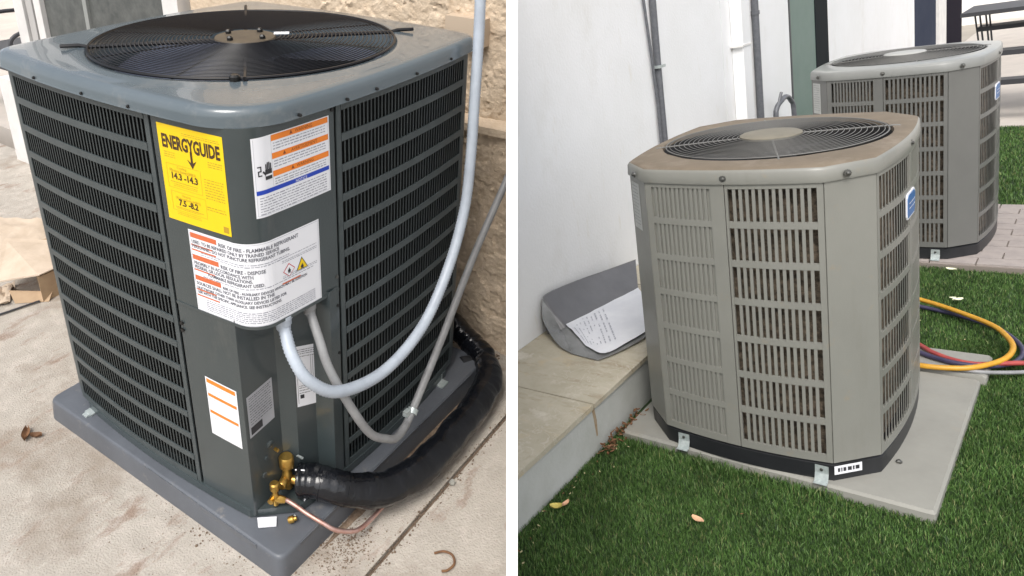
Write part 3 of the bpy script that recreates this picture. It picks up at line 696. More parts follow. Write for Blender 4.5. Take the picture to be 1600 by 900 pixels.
# base straps
t = thing('base_strap', 'small bright metal strap on the pad below the left grille', 'strap', (-.45, .335, 0))
m = MB(); m.box((-.462, .318, .001), (-.435, .350, .006)); m.box((-.440, .322, .004), (-.434, .346, .022)); m.box((-.474, .324, -.012), (-.459, .345, .005)); part('bent_plate', m, GALV, t)
t = thing('base_strap', 'small bright metal strap on the pad under the thin grey conduit', 'strap', (.30, -.455, 0))
m = MB(); m.box((.288, -.470, .001), (.325, -.440, .006)); m.box((.288, -.446, .004), (.325, -.440, .026)); part('bent_plate', m, GALV, t)
t = thing('base_tag', 'white tag sticking out under the near corner of the dark unit', 'tag', (-.41, -.38, 0))
m = MB(); m.add([(-.436, -.368, .004), (-.402, -.404, .002), (-.424, -.424, .002), (-.456, -.392, .004), (-.436, -.368, .007), (-.402, -.404, .005), (-.424, -.424, .005), (-.456, -.392, .007)], [(0, 1, 2, 3), (4, 5, 6, 7), (0, 1, 5, 4), (1, 2, 6, 5), (2, 3, 7, 6), (3, 0, 4, 7)]); part('paper', m, WHITE, t)

# ---- conduits, pipes
def corrugated(pts, r, n=8, amp=.0009, step=4.2):
    S = smooth_path(pts, n); P = [S[0]]; acc = 0                       # evenly spaced ribs
    for a, b in zip(S, S[1:]):
        L = (b - a).length; q = step * .001 - acc
        while q <= L: P.append(a + (b - a) * (q / L)); q += step * .001
        acc = L - (q - step * .001)
    return P, [r + (amp if i % 2 else -amp) for i in range(len(P))]
t = thing('flexible_conduit', 'thick pale grey ribbed conduit looping from the dark unit up its right side', 'conduit', (-.345, -.42, .56))
P, R_ = corrugated([(-.345, -.42, .585), (-.352, -.432, .56), (-.372, -.47, .523), (-.365, -.51, .47), (-.297, -.54, .409), (-.135, -.55, .372), (.036, -.55, .413), (.171, -.54, .523), (.259, -.53, .661), (.296, -.52, .797), (.335, -.5, .962), (.373, -.48, 1.104), (.395, -.465, 1.25), (.42, -.45, 1.5), (.5, -.43, 1.8)], .0145, 22)
part('tube', MB().tube(P, R_, 12), CONDL, t, True, sharp=70)
t = thing('flexible_conduit', 'thinner darker grey conduit dipping low and rising towards the stucco wall', 'conduit', (-.26, -.425, .56))
P2 = smooth_path([(-.262, -.425, .585), (-.266, -.435, .56), (-.282, -.47, .52), (-.290, -.505, .455), (-.262, -.55, .335), (-.21, -.565, .23), (-.150, -.57, .172), (-.105, -.568, .14), (-.05, -.555, .127), (.010, -.54, .135), (.187, -.52, .273), (.385, -.5, .455), (.55, -.5, .628), (.588, -.5, .668)], 10)
part('tube', MB().tube(P2, .0112, 12), CONDG, t, True)
m = MB(); m.tube([(.012 + q, -.541 + q * .15, .137 + q * .75) for q in (-.006, .006)], .0155, 12); m.box((-.02, -.545, .136), (.0, -.53, .152)); part('clamp', m, GALV, t, True)
t = thing('flexible_conduit', 'thick pale ribbed pipe behind the stucco corner rising beside the unit top', 'conduit') if False else None
t = thing('insulated_pipe', 'fat black taped refrigerant line curving round the pad to the wall', 'pipe', (-.1, -.58, GZ))
P3 = smooth_path([(-.320, -.410, .066), (-.300, -.440, .066), (-.278, -.485, .058), (-.232, -.535, .034), (-.166, -.574, .008), (-.043, -.602, -.008), (.134, -.602, -.014), (.305, -.590, -.014), (.43, -.562, -.012), (.505, -.505, -.006), (.538, -.44, .01), (.555, -.38, .03), (.565, -.31, .055), (.575, -.2, .08), (.58, -.05, .09)], 26)
rr = []
for i, q in enumerate(P3): q_ = i / len(P3); rr.append(.0445 + .0035 * math.exp(-((q_ - .42) / .16) ** 2) - .004 * q_ + .0024 * noise.noise(Vector((i * .13, 0, 0))) + .0009 * noise.noise(Vector((i * .55, 3, 0))))
tb = MB().tube(P3, rr, 20)
tb.v = [tuple(Vector(v) + Vector((noise.noise(Vector(v) * 16), noise.noise(Vector(v) * 16 + Vector((9, 0, 0))), noise.noise(Vector(v) * 16 + Vector((0, 9, 0))))) * .006 + Vector((0, 0, .0025)) * noise.noise(Vector(v) * 55)) for v in tb.v]
part('tape_wrap', tb, TAPE, t, True, sharp=75)
m = MB(); m.tube([(-.327 + .002, -.405, .105), (-.316, -.428, .110), (-.306, -.440, .085), (-.314, -.445, .05), (-.335, -.440, .026)], .0022, 5); part('zip_tie', m, WHITE, t)
for k in (40, 66, 262):
    a, b = P3[k], P3[k + 1]; m = MB(); m.tube([a, b], rr[k] + .0022, 20, cap=False); part('tape_band', m, TAPE, t, True)
t = thing('copper_pipe', 'thin copper liquid line running from the small brass valve over the pad', 'pipe', (-.35, -.47, 0))
part('tube', MB().tube(smooth_path([(-.388, -.405, .055), (-.375, -.418, .048), (-.368, -.445, .038), (-.362, -.475, .026), (-.350, -.52, .010), (-.335, -.548, -.008), (-.300, -.572, -.028), (-.265, -.578, -.04), (-.20, -.575, -.05), (-.1, -.57, -.052)]), .0062, 10), COPPER, t, True)
t = thing('brass_cap', 'loose brass valve cap lying on the grey plastic pad', 'cap', (-.389, -.442, 0))
m = MB(); m.lathe((-.395, -.440, .009), [(.0085, 0), (.0095, .004), (.0095, .013), (.006, .016), (.006, .022)], 10, (.5, -.6, .25)); part('cap_body', m, BRASS, t, True)
m = MB(); m.lathe((-.380, -.446, .008), [(.005, 0), (.007, .006)], 8, (.6, -.2, .3)); part('cap_tip', m, GALV, t, True)
# small pipe stub with end behind pad
t = thing('pipe_offcut', 'short open black pipe end lying beside the pad corner', 'pipe', (.50, -.43, GZ))
m = MB(); m.tube([(.455, -.44, -.01), (.502, -.468, -.015)], .020, 12); part('tube', m, BASEB, t, True)
m = MB(); m.lathe((.505, -.470, -.015), [(.014, 0), (.017, .004)], 12, (.85, -.5, 0)); part('end_face', m, mat('dull_white_end', (.45, .44, .42), rough=.7), t)

# ---- cardboard by the far left, leaves, dirt, twig
t = thing('cardboard_box', 'crumpled brown cardboard box lying on the concrete at left', 'box', (-.10, 1.25, GZ))
bx = [(-.150, 1.150), (-.045, 1.150), (.10, 1.40), (.0, 1.46)]
m = MB(); m.prism([(-.135, 1.150), (-.045, 1.150), (.10, 1.42), (.0, 1.46)], GZ, GZ + .115); part('carton', m, CARD, t)
m = MB(); m.add([(-.24, 1.30, GZ + .085), (-.130, 1.145, GZ + .123), (-.04, 1.142, GZ + .125), (.06, 1.36, GZ + .13), (-.06, 1.52, GZ + .14), (-.24, 1.30, GZ + .089), (-.130, 1.145, GZ + .127), (-.04, 1.142, GZ + .129), (.06, 1.36, GZ + .134), (-.06, 1.52, GZ + .144)], [(0, 1, 2, 3, 4), (9, 8, 7, 6, 5), (0, 1, 6, 5), (1, 2, 7, 6), (2, 3, 8, 7), (3, 4, 9, 8), (4, 0, 5, 9)]); part('flap', m, PAPERB, t)
m = MB(); m.add([(-.21, 1.23, GZ + .002), (-.12, 1.135, GZ + .002), (-.09, 1.15, GZ + .03), (-.2, 1.28, GZ + .04)], [(0, 1, 2, 3)]); part('flap', m, CARD, t)
def crumple(cx, cy, w, h, rz, amp, z0=GZ + .006, n=14, seed=0):
    m = MB(); rows = []
    for i in range(n + 1):
        r = []
        for j in range(n + 1):
            x, y = (i / n - .5) * w, (j / n - .5) * h; q = Vector((x * 14 + seed, y * 14, seed)); z = z0 + amp * abs(noise.noise(q)) + amp * .4 * noise.noise(q * 3)
            r.append((cx + x * cos(rz) - y * sin(rz), cy + x * sin(rz) + y * cos(rz), max(GZ + .002, z)))
        rows.append(r)
    m.rings(rows, close=False); return m
solo('paper_sheet', crumple(.06, 1.78, .40, .50, .5, .035), PAPERB, (.06, 1.78, GZ), 'flattened sheet of brown kraft paper behind the crumpled box', 'paper', True)
solo('paper_scrap', crumple(-.26, 1.36, .16, .20, .9, .05, seed=5), PAPERB, (-.26, 1.36, GZ), 'torn scrap of packing paper at the left of the box', 'paper', True)
m = MB(); m.tube([(-.40, 1.22, GZ + .006), (-.145, 1.16, GZ + .008)], .004, 6); solo('metal_rod', m, BENCH, (-.27, 1.19, GZ), 'thin dark metal rod on the concrete beside the box', 'rod')
def leaf(cx, cy, z, L, w, rz, curl, bend=.3):
    m = MB(); rows = []
    for i in range(7):
        t = i / 6; ww = w * sin(pi * (t * .92 + .04)) ** .7; r = []
        for j in range(5):
            s = j / 4 - .5; x, y = (t - .5) * L, s * ww; zz = z + curl * (4 * s * s) * w + bend * L * (t - .5) ** 2 + .0015
            r.append((cx + x * cos(rz) - y * sin(rz), cy + x * sin(rz) + y * cos(rz), zz))
        rows.append(r)
    m.rings(rows, close=False); return m
m = leaf(-.591, .485, GZ, .06, .025, .9, .5, .4); m2 = leaf(-.575, .455, GZ, .035, .02, 2.3, .6, .5); o = len(m.v); m.v += m2.v; m.f += [tuple(i + o for i in f) for f in m2.f]; m.m += m2.m
solo('dry_leaf', m, DRYLEAF, (-.59, .485, GZ), 'curled brown dry leaf on the concrete at left', 'leaf', True)
m = MB(); m.tube(smooth_path([(-.200, -.760, GZ + .004), (-.182, -.778, GZ + .006), (-.178, -.800, GZ + .005), (-.196, -.818, GZ + .005), (-.222, -.815, GZ + .005), (-.235, -.805, GZ + .006)]), .0032, 7); solo('curved_twig', m, DRYLEAF, (-.2, -.79, GZ), 'thin curled dark twig on the concrete near the joint', 'twig', True)
m = MB(); m.lathe((-.30 + .33, -.672, GZ + .006), [(.008, -.006), (.010, 0), (.006, .008)], 6); solo('pebble', m, PADC, (.03, -.672, GZ), 'pale pebble lying on the joint in the concrete', 'pebble')
# loose dirt beside the pad and in the joint
random.seed(3); m = MB()
def dirt_strip(name, pts, wid, seed):
    q = MB(); rows = []
    for i, (x, y) in enumerate(smooth_path([(a, b, 0) for a, b in pts], 14)[:] and [(v.x, v.y) for v in smooth_path([(a, b, 0) for a, b in pts], 14)]):
        tp = min(1, i / 8, (14 * 3 - i) / 8 + .05); w0 = tp * wid * (.55 + .45 * noise.noise(Vector((i * .22, seed, 0)))); w1 = tp * wid * (.6 + .7 * noise.noise(Vector((i * .31, seed, 5))))
        rows.append([(x, y + w0, GZ + .0005), (x, y + w0 * .5, GZ + .003), (x, y, GZ + .004), (x, y - w1 * .6, GZ + .0028), (x, y - w1, GZ + .0004)])
    q.rings(rows, close=False); solo(name, q, DIRT, (0, -.5, GZ), kind='stuff', cut=CUT_L)
DIRT = mat('dry_brown_dirt', (.235, .175, .125), (.14, .095, .065), rough=1, sc=45, bump=1, bsc=160)
dirt_strip('dirt', [(-.36, -.520), (-.1, -.515), (.2, -.515), (.5, -.505)], .026, 1)
def crumb(x, y, r):
    m.lathe((x, y, GZ - .001), [(r, 0), (r * .8, r * .7), (r * .2, r)], 5)
def rs_(): return .0007 + .0009 * random.expovariate(1.3)
for k in range(1500): crumb(random.uniform(-.40, .55), -.498 - abs(random.gauss(0, .014)), rs_())
for k in range(500): crumb(random.gauss(-.32, .05), -.575 + random.gauss(0, .03), rs_())
for k in range(900): crumb(random.uniform(-.75, .45), -.661 + random.gauss(0, .006 + .012 * random.random()), rs_())
for k in range(170): crumb(-.50 - abs(random.gauss(0, .03)), random.gauss(-.25, .14), rs_() * 1.2)
for k in range(90): crumb(random.uniform(-.95, -.5), random.uniform(-.3, .9), rs_())
for k in range(300): crumb(.645 - abs(random.gauss(0, .012)), random.uniform(-.5, -.1), random.uniform(.001, .005))
for k in range(700): crumb(random.gauss(-.33, .07), -.56 + random.gauss(0, .028), rs_() * 1.1)
solo('loose_dirt', m, SOIL, (0, -.6, GZ), kind='stuff', cut=CUT_L)

# ================================================================== RIGHT YARD
YARD[0] = YARD_R
TZ = -.045
XW, ZL, XL = -1.12, .187, -.530
# base ground
m = MB(); m.box((-60, -60, -.6), (60, 120, -.075)); solo('base_ground', m, BASEG, (0, 0, -.08), kind='structure')
m = MB(); m.box((-.56, -2.6, -.2), (2.4, 1.96, TZ)); solo('lawn_base', m, TURF, (0, 0, TZ), kind='structure', cut=CUT_R)
m = MB(); m.box((-1.12, 3.27, -.2), (2.4, 6.25, TZ)); solo('far_lawn_base', m, TURF, (0, 4.7, TZ), kind='structure')
m = MB(); m.box((-1.12, 6.26, -.2), (9, 30, TZ + .01)); solo('far_paving', m, PAVE2, (0, 12, TZ), kind='structure')
# plaster wall
wl = thing('plaster_wall', 'long white plastered wall beside the two grey air conditioners', 'wall', (XW, 2, -.06))
def cutR_part(name, mb, mt, parent):
    o = bpy.data.objects.new(name, mb.mesh(name, mt, ORG[parent], False, CUT_R)); COL.objects.link(o); o.parent = parent; ORG[o] = ORG[parent]; return o
m = MB(); m.box((XW - .25, -3.0, -.1), (XW, 2.648, 2.7)); cutR_part('wall_panel', m, PLAST, wl)
m = MB(); m.box((XW - .25, 2.656, -.1), (XW, 4.235, 2.7)); cutR_part('wall_panel', m, PLAST, wl)
m = MB(); m.box((XW - .25, 5.50, -.1), (XW, 9.95, 2.7)); cutR_part('wall_panel', m, PLAST, wl)
m = MB(); m.box((XW - .26, 2.640, -.1), (XW - .012, 2.664, 2.7)); cutR_part('expansion_joint', m, DARKP, wl)
m = MB(); m.box((XW - .25, -3, 2.701), (XW + .05, 14.5, 2.9)); cutR_part('coping', m, PLAST, wl)
# ledge
lg = thing('stone_ledge', 'low ledge of sandstone slabs on a rendered riser at the wall foot', 'ledge', (-.8, 0, -.06))
m = MB(); m.box((XW + .002, -3.2, -.15), (XL - .012, 2.6, ZL - .022)); cutR_part('riser', m, RENDER, lg)
ys = [-3.2, -2.05, -1.30, -.64, .02, .70, 1.4, 2.1, 2.6]
for a, b in zip(ys, ys[1:]):
    m = MB(); x1 = XL - .002 + random.uniform(-.004, .004); dx = random.uniform(-.01, .01)
    m.prism([(XW + .003, a + .003), (x1, a + .003 + dx), (x1, b - .003 + dx * .5), (XW + .003, b - .003)], ZL - .021, ZL + random.uniform(-.001, .001)); cutR_part('slab', m, STONE, lg)
m = MB(); m.box((XW + .003, -3.2, ZL - .02), (XL - .012, 2.6, ZL - .008)); cutR_part('joint_filler', m, RUST, lg)
m = MB(); x = XL - .0115
m.add([(x, -.648, ZL - .023), (x, -.628, ZL - .023), (x, -.618, .10), (x, -.622, .03), (x, -.634, .03), (x, -.640, .10)], [(0, 1, 2, 3, 4, 5)]); cutR_part('rust_stain', m, RUST, lg)
# grass
def blades(name, regions, dens, seed, excl=lambda x, y: np.zeros(len(x), bool), hgt=(.012, .024), wd=.0025, cut=True):
    rng = np.random.default_rng(seed); X = []; Y = []
    for (x0, y0, x1, y1) in regions:
        n = int((x1 - x0) * (y1 - y0) * dens); X.append(rng.uniform(x0, x1, n)); Y.append(rng.uniform(y0, y1, n))
    X = np.concatenate(X); Y = np.concatenate(Y); k = ~excl(X, Y)
    if cut:
        no = np.array(CUT_R[1]); cc = np.array(CUT_R[0]); k &= ((np.stack([X, Y, np.full(len(X), TZ)], 1) - cc) @ no) > .012
    X = X[k]; Y = Y[k]; n = len(X)
    a = rng.uniform(0, 2 * pi, n); h = rng.uniform(*hgt, n); lean = rng.normal(0, .42, n) * h; la = rng.uniform(0, 2 * pi, n)
    w = wd * rng.uniform(.7, 1.25, n); V = np.zeros((n, 5, 3), np.float32)
    ca, sa = np.cos(a), np.sin(a); lx, ly = np.cos(la) * lean, np.sin(la) * lean
    V[:, 0] = np.stack([X - ca * w / 2, Y - sa * w / 2, np.full(n, TZ)], 1); V[:, 1] = np.stack([X + ca * w / 2, Y + sa * w / 2, np.full(n, TZ)], 1)
    V[:, 2] = np.stack([X + ca * w * .4 + lx * .4, Y + sa * w * .4 + ly * .4, TZ + h * .6], 1); V[:, 3] = np.stack([X - ca * w * .4 + lx * .4, Y - sa * w * .4 + ly * .4, TZ + h * .6], 1)
    V[:, 4] = np.stack([X + lx, Y + ly, TZ + h], 1)
    me = bpy.data.meshes.new(name); me.vertices.add(n * 5); me.vertices.foreach_set('co', V.ravel())
    b = np.arange(n, dtype=np.int32) * 5
    loops = np.stack([b, b + 1, b + 2, b + 3, b + 3, b + 2, b + 4], 1).ravel(); me.loops.add(n * 7); me.loops.foreach_set('vertex_index', loops)
    me.polygons.add(n * 2); st = np.stack([np.arange(n) * 7, np.arange(n) * 7 + 4], 1).ravel().astype(np.int32); me.polygons.foreach_set('loop_start', st)
    me.update(calc_edges=True); me.validate()
    at = me.attributes.new('tint', 'FLOAT', 'POINT'); tv = np.repeat(np.clip(rng.normal(.42, .32, n), 0, 1), 5).astype(np.float32); at.data.foreach_set('value', tv)
    me.materials.append(GRASS); o = bpy.data.objects.new(name, me); COL.objects.link(o); o['kind'] = 'stuff'; return o
# pads
PADP_ = [(.597, -.520), (.606, .500), (-.50, .505), (-.50, -.500)]
PADQ_ = [(.622, .525), (.622, .742), (-.40, .742), (-.40, .525)]
PADB_ = [(.62, 1.99), (.62, 3.2), (-.70, 3.2), (-.70, 2.02)]
def inpoly(X, Y, P, grow=0):
    r = np.ones(len(X), bool); c = np.mean(P, 0)
    for i in range(len(P)):
        (x0, y0), (x1, y1) = P[i], P[(i + 1) % len(P)]; nx, ny = y1 - y0, x0 - x1; l = hypot(nx, ny); nx /= l; ny /= l
        s = (X - x0) * nx + (Y - y0) * ny; sc = (c[0] - x0) * nx + (c[1] - y0) * ny; r &= (s * np.sign(sc)) > grow
    return r
ex = lambda X, Y: inpoly(X, Y, PADP_, .006) | inpoly(X, Y, PADQ_, .006) | (Y > 1.955 + .01 * np.sin(X * 9)) | (X < XL - .008)
blades('grass', [(-.54, -1.9, 1.1, -.3), (.45, -.3, 1.2, 1.0)], 58000, 1, ex)
blades('grass', [(-.2, .74, 1.2, 1.97)], 26000, 2, ex, (.013, .026), .0030)
blades('grass_fringe', [(-.50, -.575, .33, -.505)], 26000, 5, lambda X, Y: inpoly(X, Y, PADP_, -.002), (.026, .046), .0028)
blades('far_grass', [(-.1, 3.26, 1.3, 6.2)], 7000, 3, hgt=(.018, .034), wd=.005)
# brick path beyond
pt = solo('path', MB().box((-1.12, 1.965, -.2), (2.4, 3.26, -.0165)), mat('path_mortar', (.22, .19, .165), rough=.9), (0, 2.6, TZ), kind='structure')
me = None
for j in range(11):
    for i in range(13):
        x = -.86 + i * .215 + (j % 2) * .107; y = 1.975 + j * .117
        if y > 3.25 or x > 1.6: continue
        if me is None: me = MB().box((.004, .003, 0), (.211, .114, .012)).mesh('paver', PAVER)
        instance('paver', me, pt, (x, y, -.0195 + random.uniform(0, .0025)))
# concrete pads
def slab(name, P, label, z1=0, parent=None):
    t = thing(name, label, 'pad', (P[0][0], P[0][1], TZ)); R_ = rounded(P, .012, 3)
    c = np.mean(P, 0); m = MB()
    def inset(d): return [(x + (c[0] - x) * d, y + (c[1] - y) * d) for x, y in R_]
    m.rings([[(x, y, TZ - .02) for x, y in R_], [(x, y, z1 - .010) for x, y in R_], [(x, y, z1) for x, y in inset(.016)]], cap1=True)
    part('concrete', m, PADC, t, True, sharp=20); return t
pad1 = slab('equipment_pad', PADP_, 'pale grey concrete pad under the nearer grey air conditioner', 0)
slab('equipment_pad', PADQ_, 'narrow concrete slab just behind the nearer grey unit', .004)

# ---- right units
a_, ay, c1, c2, bb, HLR = .42, .485, .12, .127, .030, 1.100
fx, fy = a_ - c1, ay - c2
def curve_face(which, n=24):
    if which == 'F': return [(x, -ay - bb * (1 - (x / fx) ** 2)) for x in np.linspace(-fx, fx, n + 1)]
    if which == 'K': return [(x, ay + bb * (1 - (x / fx) ** 2)) for x in np.linspace(fx, -fx, n + 1)]
    if which == 'R': return [(a_ + bb * (1 - (y / fy) ** 2), y) for y in np.linspace(-fy, fy, n + 1)]
    return [(-a_ - bb * (1 - (y / fy) ** 2), y) for y in np.linspace(fy, -fy, n + 1)]
OCT = curve_face('F', 12) + curve_face('R', 12) + curve_face('K', 12) + curve_face('L', 12)
def oct_off(d, z):
    n = len(OCT); o = []
    for x, y in OCT:
        r = hypot(x, y); o.append((x * (1 - d / r), y * (1 - d / r), z))
    return o
def slat_mesh(h, w, d, mt):
    m = MB(); m.prism([(-w / 2, 0), (w / 2, 0), (w / 2 - .0005, d), (-w / 2 + .003, d)], 0, h); return m.mesh('slat', mt)
GREYM_ = GREYM
def build_unit(near=True):
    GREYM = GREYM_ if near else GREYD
    T = thing('air_conditioner', 'x', 'air conditioner', (0, 0, 0))
    m = MB(); m.rings([oct_off(.004, .0), oct_off(.004, .060), oct_off(.014, .066), oct_off(.014, .071)], cap1=True, cap0=True); part('base', m, BASEB, T, True)
    m = MB(); m.rings([oct_off(.045, .07), oct_off(.045, 1.095)]); part('coil', m, COILR, T, True)
    zb, zt = .0725, HLR - .001
    # corner panels
    cor = [((fx, -ay), (a_, -fy)), ((a_, fy), (fx, ay)), ((-fx, ay), (-a_, fy)), ((-a_, -fy), (-fx, -ay))]
    for p0, p1 in cor:
        ax, ay_ = Vector(p0), Vector(p1); dr = (ay_ - ax).normalized(); q0, q1 = ax + dr * .002, ay_ - dr * .002
        nx, ny = dr.y, -dr.x
        if nx * ax.x + ny * ax.y < 0: nx, ny = -nx, -ny
        m = MB(); m.ribbon([(q0.x, q0.y, nx, ny), (q1.x, q1.y, nx, ny)], zb, zt, .012); part('corner_panel', m, GREYM, T)
    RAILS = 7; gt, gb = zt - .020, zb + .030; pitch = (gt - gb + .028) / RAILS
    def panel(pts, s0, s1, mL, mR, closed=False, nb=13, bw=.50, bd=.0085):
        P = Path(pts); m = MB()
        m.ribbon(P.seg(s0 + .0015, s0 + mL, 3), zb, zt, .010); m.ribbon(P.seg(s1 - mR, s1 - .0015, 5), zb, zt, .010)
        G0, G1 = s0 + mL, s1 - mR
        m.ribbon(P.seg(G0 + .0003, G1 - .0003, 8), gt, zt, .010); m.ribbon(P.seg(G0 + .0003, G1 - .0003, 8), zb, gb, .010)
        if closed: m.ribbon(P.seg(G0 + .0003, G1 - .0003, 8), gb, gt, .002, -.0075)
        gp = part('grille_panel', m, GREYM, T, True)
        for k in range(1, RAILS):
            z = gb - .028 + .014 + k * pitch + .0; part('rail', MB().ribbon(P.seg(G0 + .0003, G1 - .0003, 6), z - .012, z + .012, .0095, -.0003), GREYM, gp, True)
        w = (G1 - G0) / nb
        me = slat_mesh(gt - gb, w * (bw if not closed else .56), bd if not closed else .0085, GREYM)
        for i in range(nb + 1):
            if i in (0, nb): continue
            x, y, nx, ny = P.at(G0 + w * i); rz = atan2(-nx, ny) + pi
            instance('slat', me, gp, (x - nx * .0016, y - ny * .0016, gb), rz)
        return gp
    F = curve_face('F'); LF = Path(F).L; R_ = curve_face('R'); LR = Path(R_).L
    panel(F, 0, LF / 2, .026, .050, closed=near); panel(F, LF / 2, LF, .010, .020)
    panel(R_, 0, LR / 2, .018, .008, nb=12, bw=.30, bd=.0025); panel(R_, LR / 2, LR, .022, .020, closed=True, nb=12)
    for w in 'KL':
        P = Path(curve_face(w)); m = MB(); m.ribbon(P.seg(.0015, P.L - .0015, 20), zb, zt, .010); part('back_panel', m, GREYM, T, True)
    # lid
    Rr = .395
    def lr(off, z, bl=0, R=Rr):
        o = []
        for x, y in OCT:
            r = hypot(x, y); rr = (r - off) * (1 - bl) + R * bl; o.append((x / r * rr, y / r * rr, z))
        return o
    rs = [lr(.012, 1.094), lr(-.006, 1.096), lr(-.007, 1.100), lr(-.005, 1.136), lr(.002, 1.146), lr(.012, 1.151), lr(.012, 1.1525, .45, Rr + .02), lr(.0, 1.156, 1, Rr + .014), lr(0, 1.154, 1, Rr + .004), lr(0, 1.140, 1, Rr), lr(0, 1.0, 1, Rr - .01), lr(0, .93, 1, Rr - .02)]
    kinds = [0, 0, 0, 0, 1, 1, 1, 1, 1, 2, 2]
    m = MB(); m.rings(rs, kinds=kinds); lid = part('lid', m, [GREYM, DUST, INSIDE], T, True, sharp=50)
    m = MB(); m.rings([lr(0, .93, 1, Rr - .02), lr(0, .93, 1, .01)]); part('inner_floor', m, INSIDE, T)
    # lid screws
    for x, y, n_ in ((0.0, -ay - bb - .006, (0, -1, 0)), (.36, -.447, (.72, -.69, 0)), (-.36, -.447, (-.72, -.69, 0)), (a_ + bb + .006, .0, (1, 0, 0)), (.365, .43, (.7, .7, 0))):
        m = MB(); m.lathe((x, y, 1.117), [(.012, -.004), (.012, .001), (.006, .002), (.0065, .006), (.003, .008)], 10, n_); part('screw', m, SCREW, T, True)
    # fan
    fan = part('fan', MB().lathe((0, 0, 1.02), [(.09, -.1), (.09, .05), (.03, .06)], 24), INSIDE, T, True)
    for k in range(4):
        m = MB(); a0 = radians(10 + 90 * k); gr = []
        for i in range(6):
            r = .09 + (.36 - .09) * i / 5
            gr.append([(r * cos(a0 + radians(62) * (q - .5)), r * sin(a0 + radians(62) * (q - .5)), 1.07 - .07 * q) for q in np.linspace(0, 1, 9)])
        m.rings(gr, close=False); part('blade', m, mat('dull_dark_blade', (.030, .030, .033), (.022, .022, .024), rough=.6, metal=0, sc=6), fan, True)
    gd = part('fan_guard', MB().tube([(.385 * cos(a), .385 * sin(a), 1.158) for a in np.linspace(0, 2 * pi, 81)[:-1]], .0026, 6, closed=True), WIREG, T, True)
    for i in range(15):
        r = .118 + (.372 - .118) * i / 14
        part('ring', MB().tube([(r * cos(a), r * sin(a), 1.160 + .010 * (1 - r / .39)) for a in np.linspace(0, 2 * pi, 73)[:-1]], .0014, 5, closed=True), WIREG, gd, True)
    for k in range(4):
        a = radians(20 + 90 * k); part('spoke', MB().tube([(.09 * cos(a), .09 * sin(a), 1.163), (.41 * cos(a), .41 * sin(a), 1.156), (.425 * cos(a), .425 * sin(a), 1.154)], .0036, 6), WIREG, gd, True)
    m = MB(); m.lathe((0, 0, 1.160), [(.104, 0), (.110, .002), (.110, .010), (.104, .014), (.05, .0155)], 48); hub = part('hub_cap', m, HUBC, T, True)
    # badge on the right-hand face
    Pr = Path(R_); s = LR / 2
    def bf(u, v, off=0):
        x, y, nx, ny = Pr.at(s - .075 + u); return (x + nx * off, y + ny * off, .945 - v)
    b0 = MB(); 
    def shield(mb, i, off):
        P_ = [(i, .012 + i), (.018 + i, i), (.122 - i, i * 1), (.14 - i, .014 + i), (.132 - i, .078 - i), (.118 - i, .092 - i), (.006 + i, .092 - i), (i, .080 - i)]
        mb.add([bf(u, v, off) for u, v in P_] + [bf(u, v, 0) for u, v in P_], [tuple(range(8))] + [(j, (j + 1) % 8, 8 + (j + 1) % 8, 8 + j) for j in range(8)])
    shield(b0, 0, .005); bd = part('badge', b0, WHITE, T)
    b0 = MB(); shield(b0, .006, .0062); part('badge_field', b0, BADGE, bd)
    b0 = MB()
    for v in (.034, .052): scribble(b0, bf, .022, .12, v, .006, .0072)
    part('badge_lettering', b0, WHITE, bd)
    # rating label on the left corner
    ax, by_ = Vector((-a_, -fy)), Vector((-fx, -ay)); dr = (by_ - ax).normalized(); nx, ny = dr.y, -dr.x
    if nx * ax.x + ny * ax.y < 0: nx, ny = -nx, -ny
    lf = lambda u, v, off=0: (ax.x + dr.x * (u + .018) + nx * off, ax.y + dr.y * (u + .018) + ny * off, 1.075 - v)
    l1 = part('rating_label', sheet(lf, .085, .19, 2, .001), mat('faded_label', (.50, .51, .5), (.42, .43, .41), rough=.5, sc=30), T)
    m = MB()
    for k in range(12): scribble(m, lf, .008, .07, .012 + .014 * k, .004, .0018)
    part('fine_print', m, mat('faded_print', (.25, .26, .27), rough=.6), l1, kind='stuff')
    return T, lid, hub
T1, lid1, hub1 = build_unit()
T1['label'] = 'nearer grey air conditioner with brown dust on its lid, on the concrete pad'
T1['group'] = 'grey air conditioners along the white wall'
def copy_tree(o, parent=None):
    c = o.copy(); COL.objects.link(c)
    if parent:
        mpi = o.matrix_parent_inverse.copy(); c.parent = parent; c.matrix_parent_inverse = mpi
    ORG[c] = ORG.get(o, (0, 0, 0))
    for ch in list(o.children): copy_tree(ch, c)
    return c
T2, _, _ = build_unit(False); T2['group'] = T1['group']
T2.matrix_world = Matrix.Translation((.0137, 2.5198, -.0035)) @ Matrix.Rotation(-.0379, 4, 'Z')
T2['label'] = 'farther grey air conditioner with clean pale lid, behind the dusty one'
for ch in T2.children:
    if ch.name.startswith('lid'):
        ch.data = ch.data.copy(); ch.data.materials[0] = GREYM2; ch.data.materials[1] = mat('clean_lid_top', (.31, .315, .30), (.27, .275, .26), rough=.35, sc=3, coat=.3)
    if ch.name.startswith('hub_cap'): ch.data = ch.data.copy(); ch.data.materials[0] = HUBC2
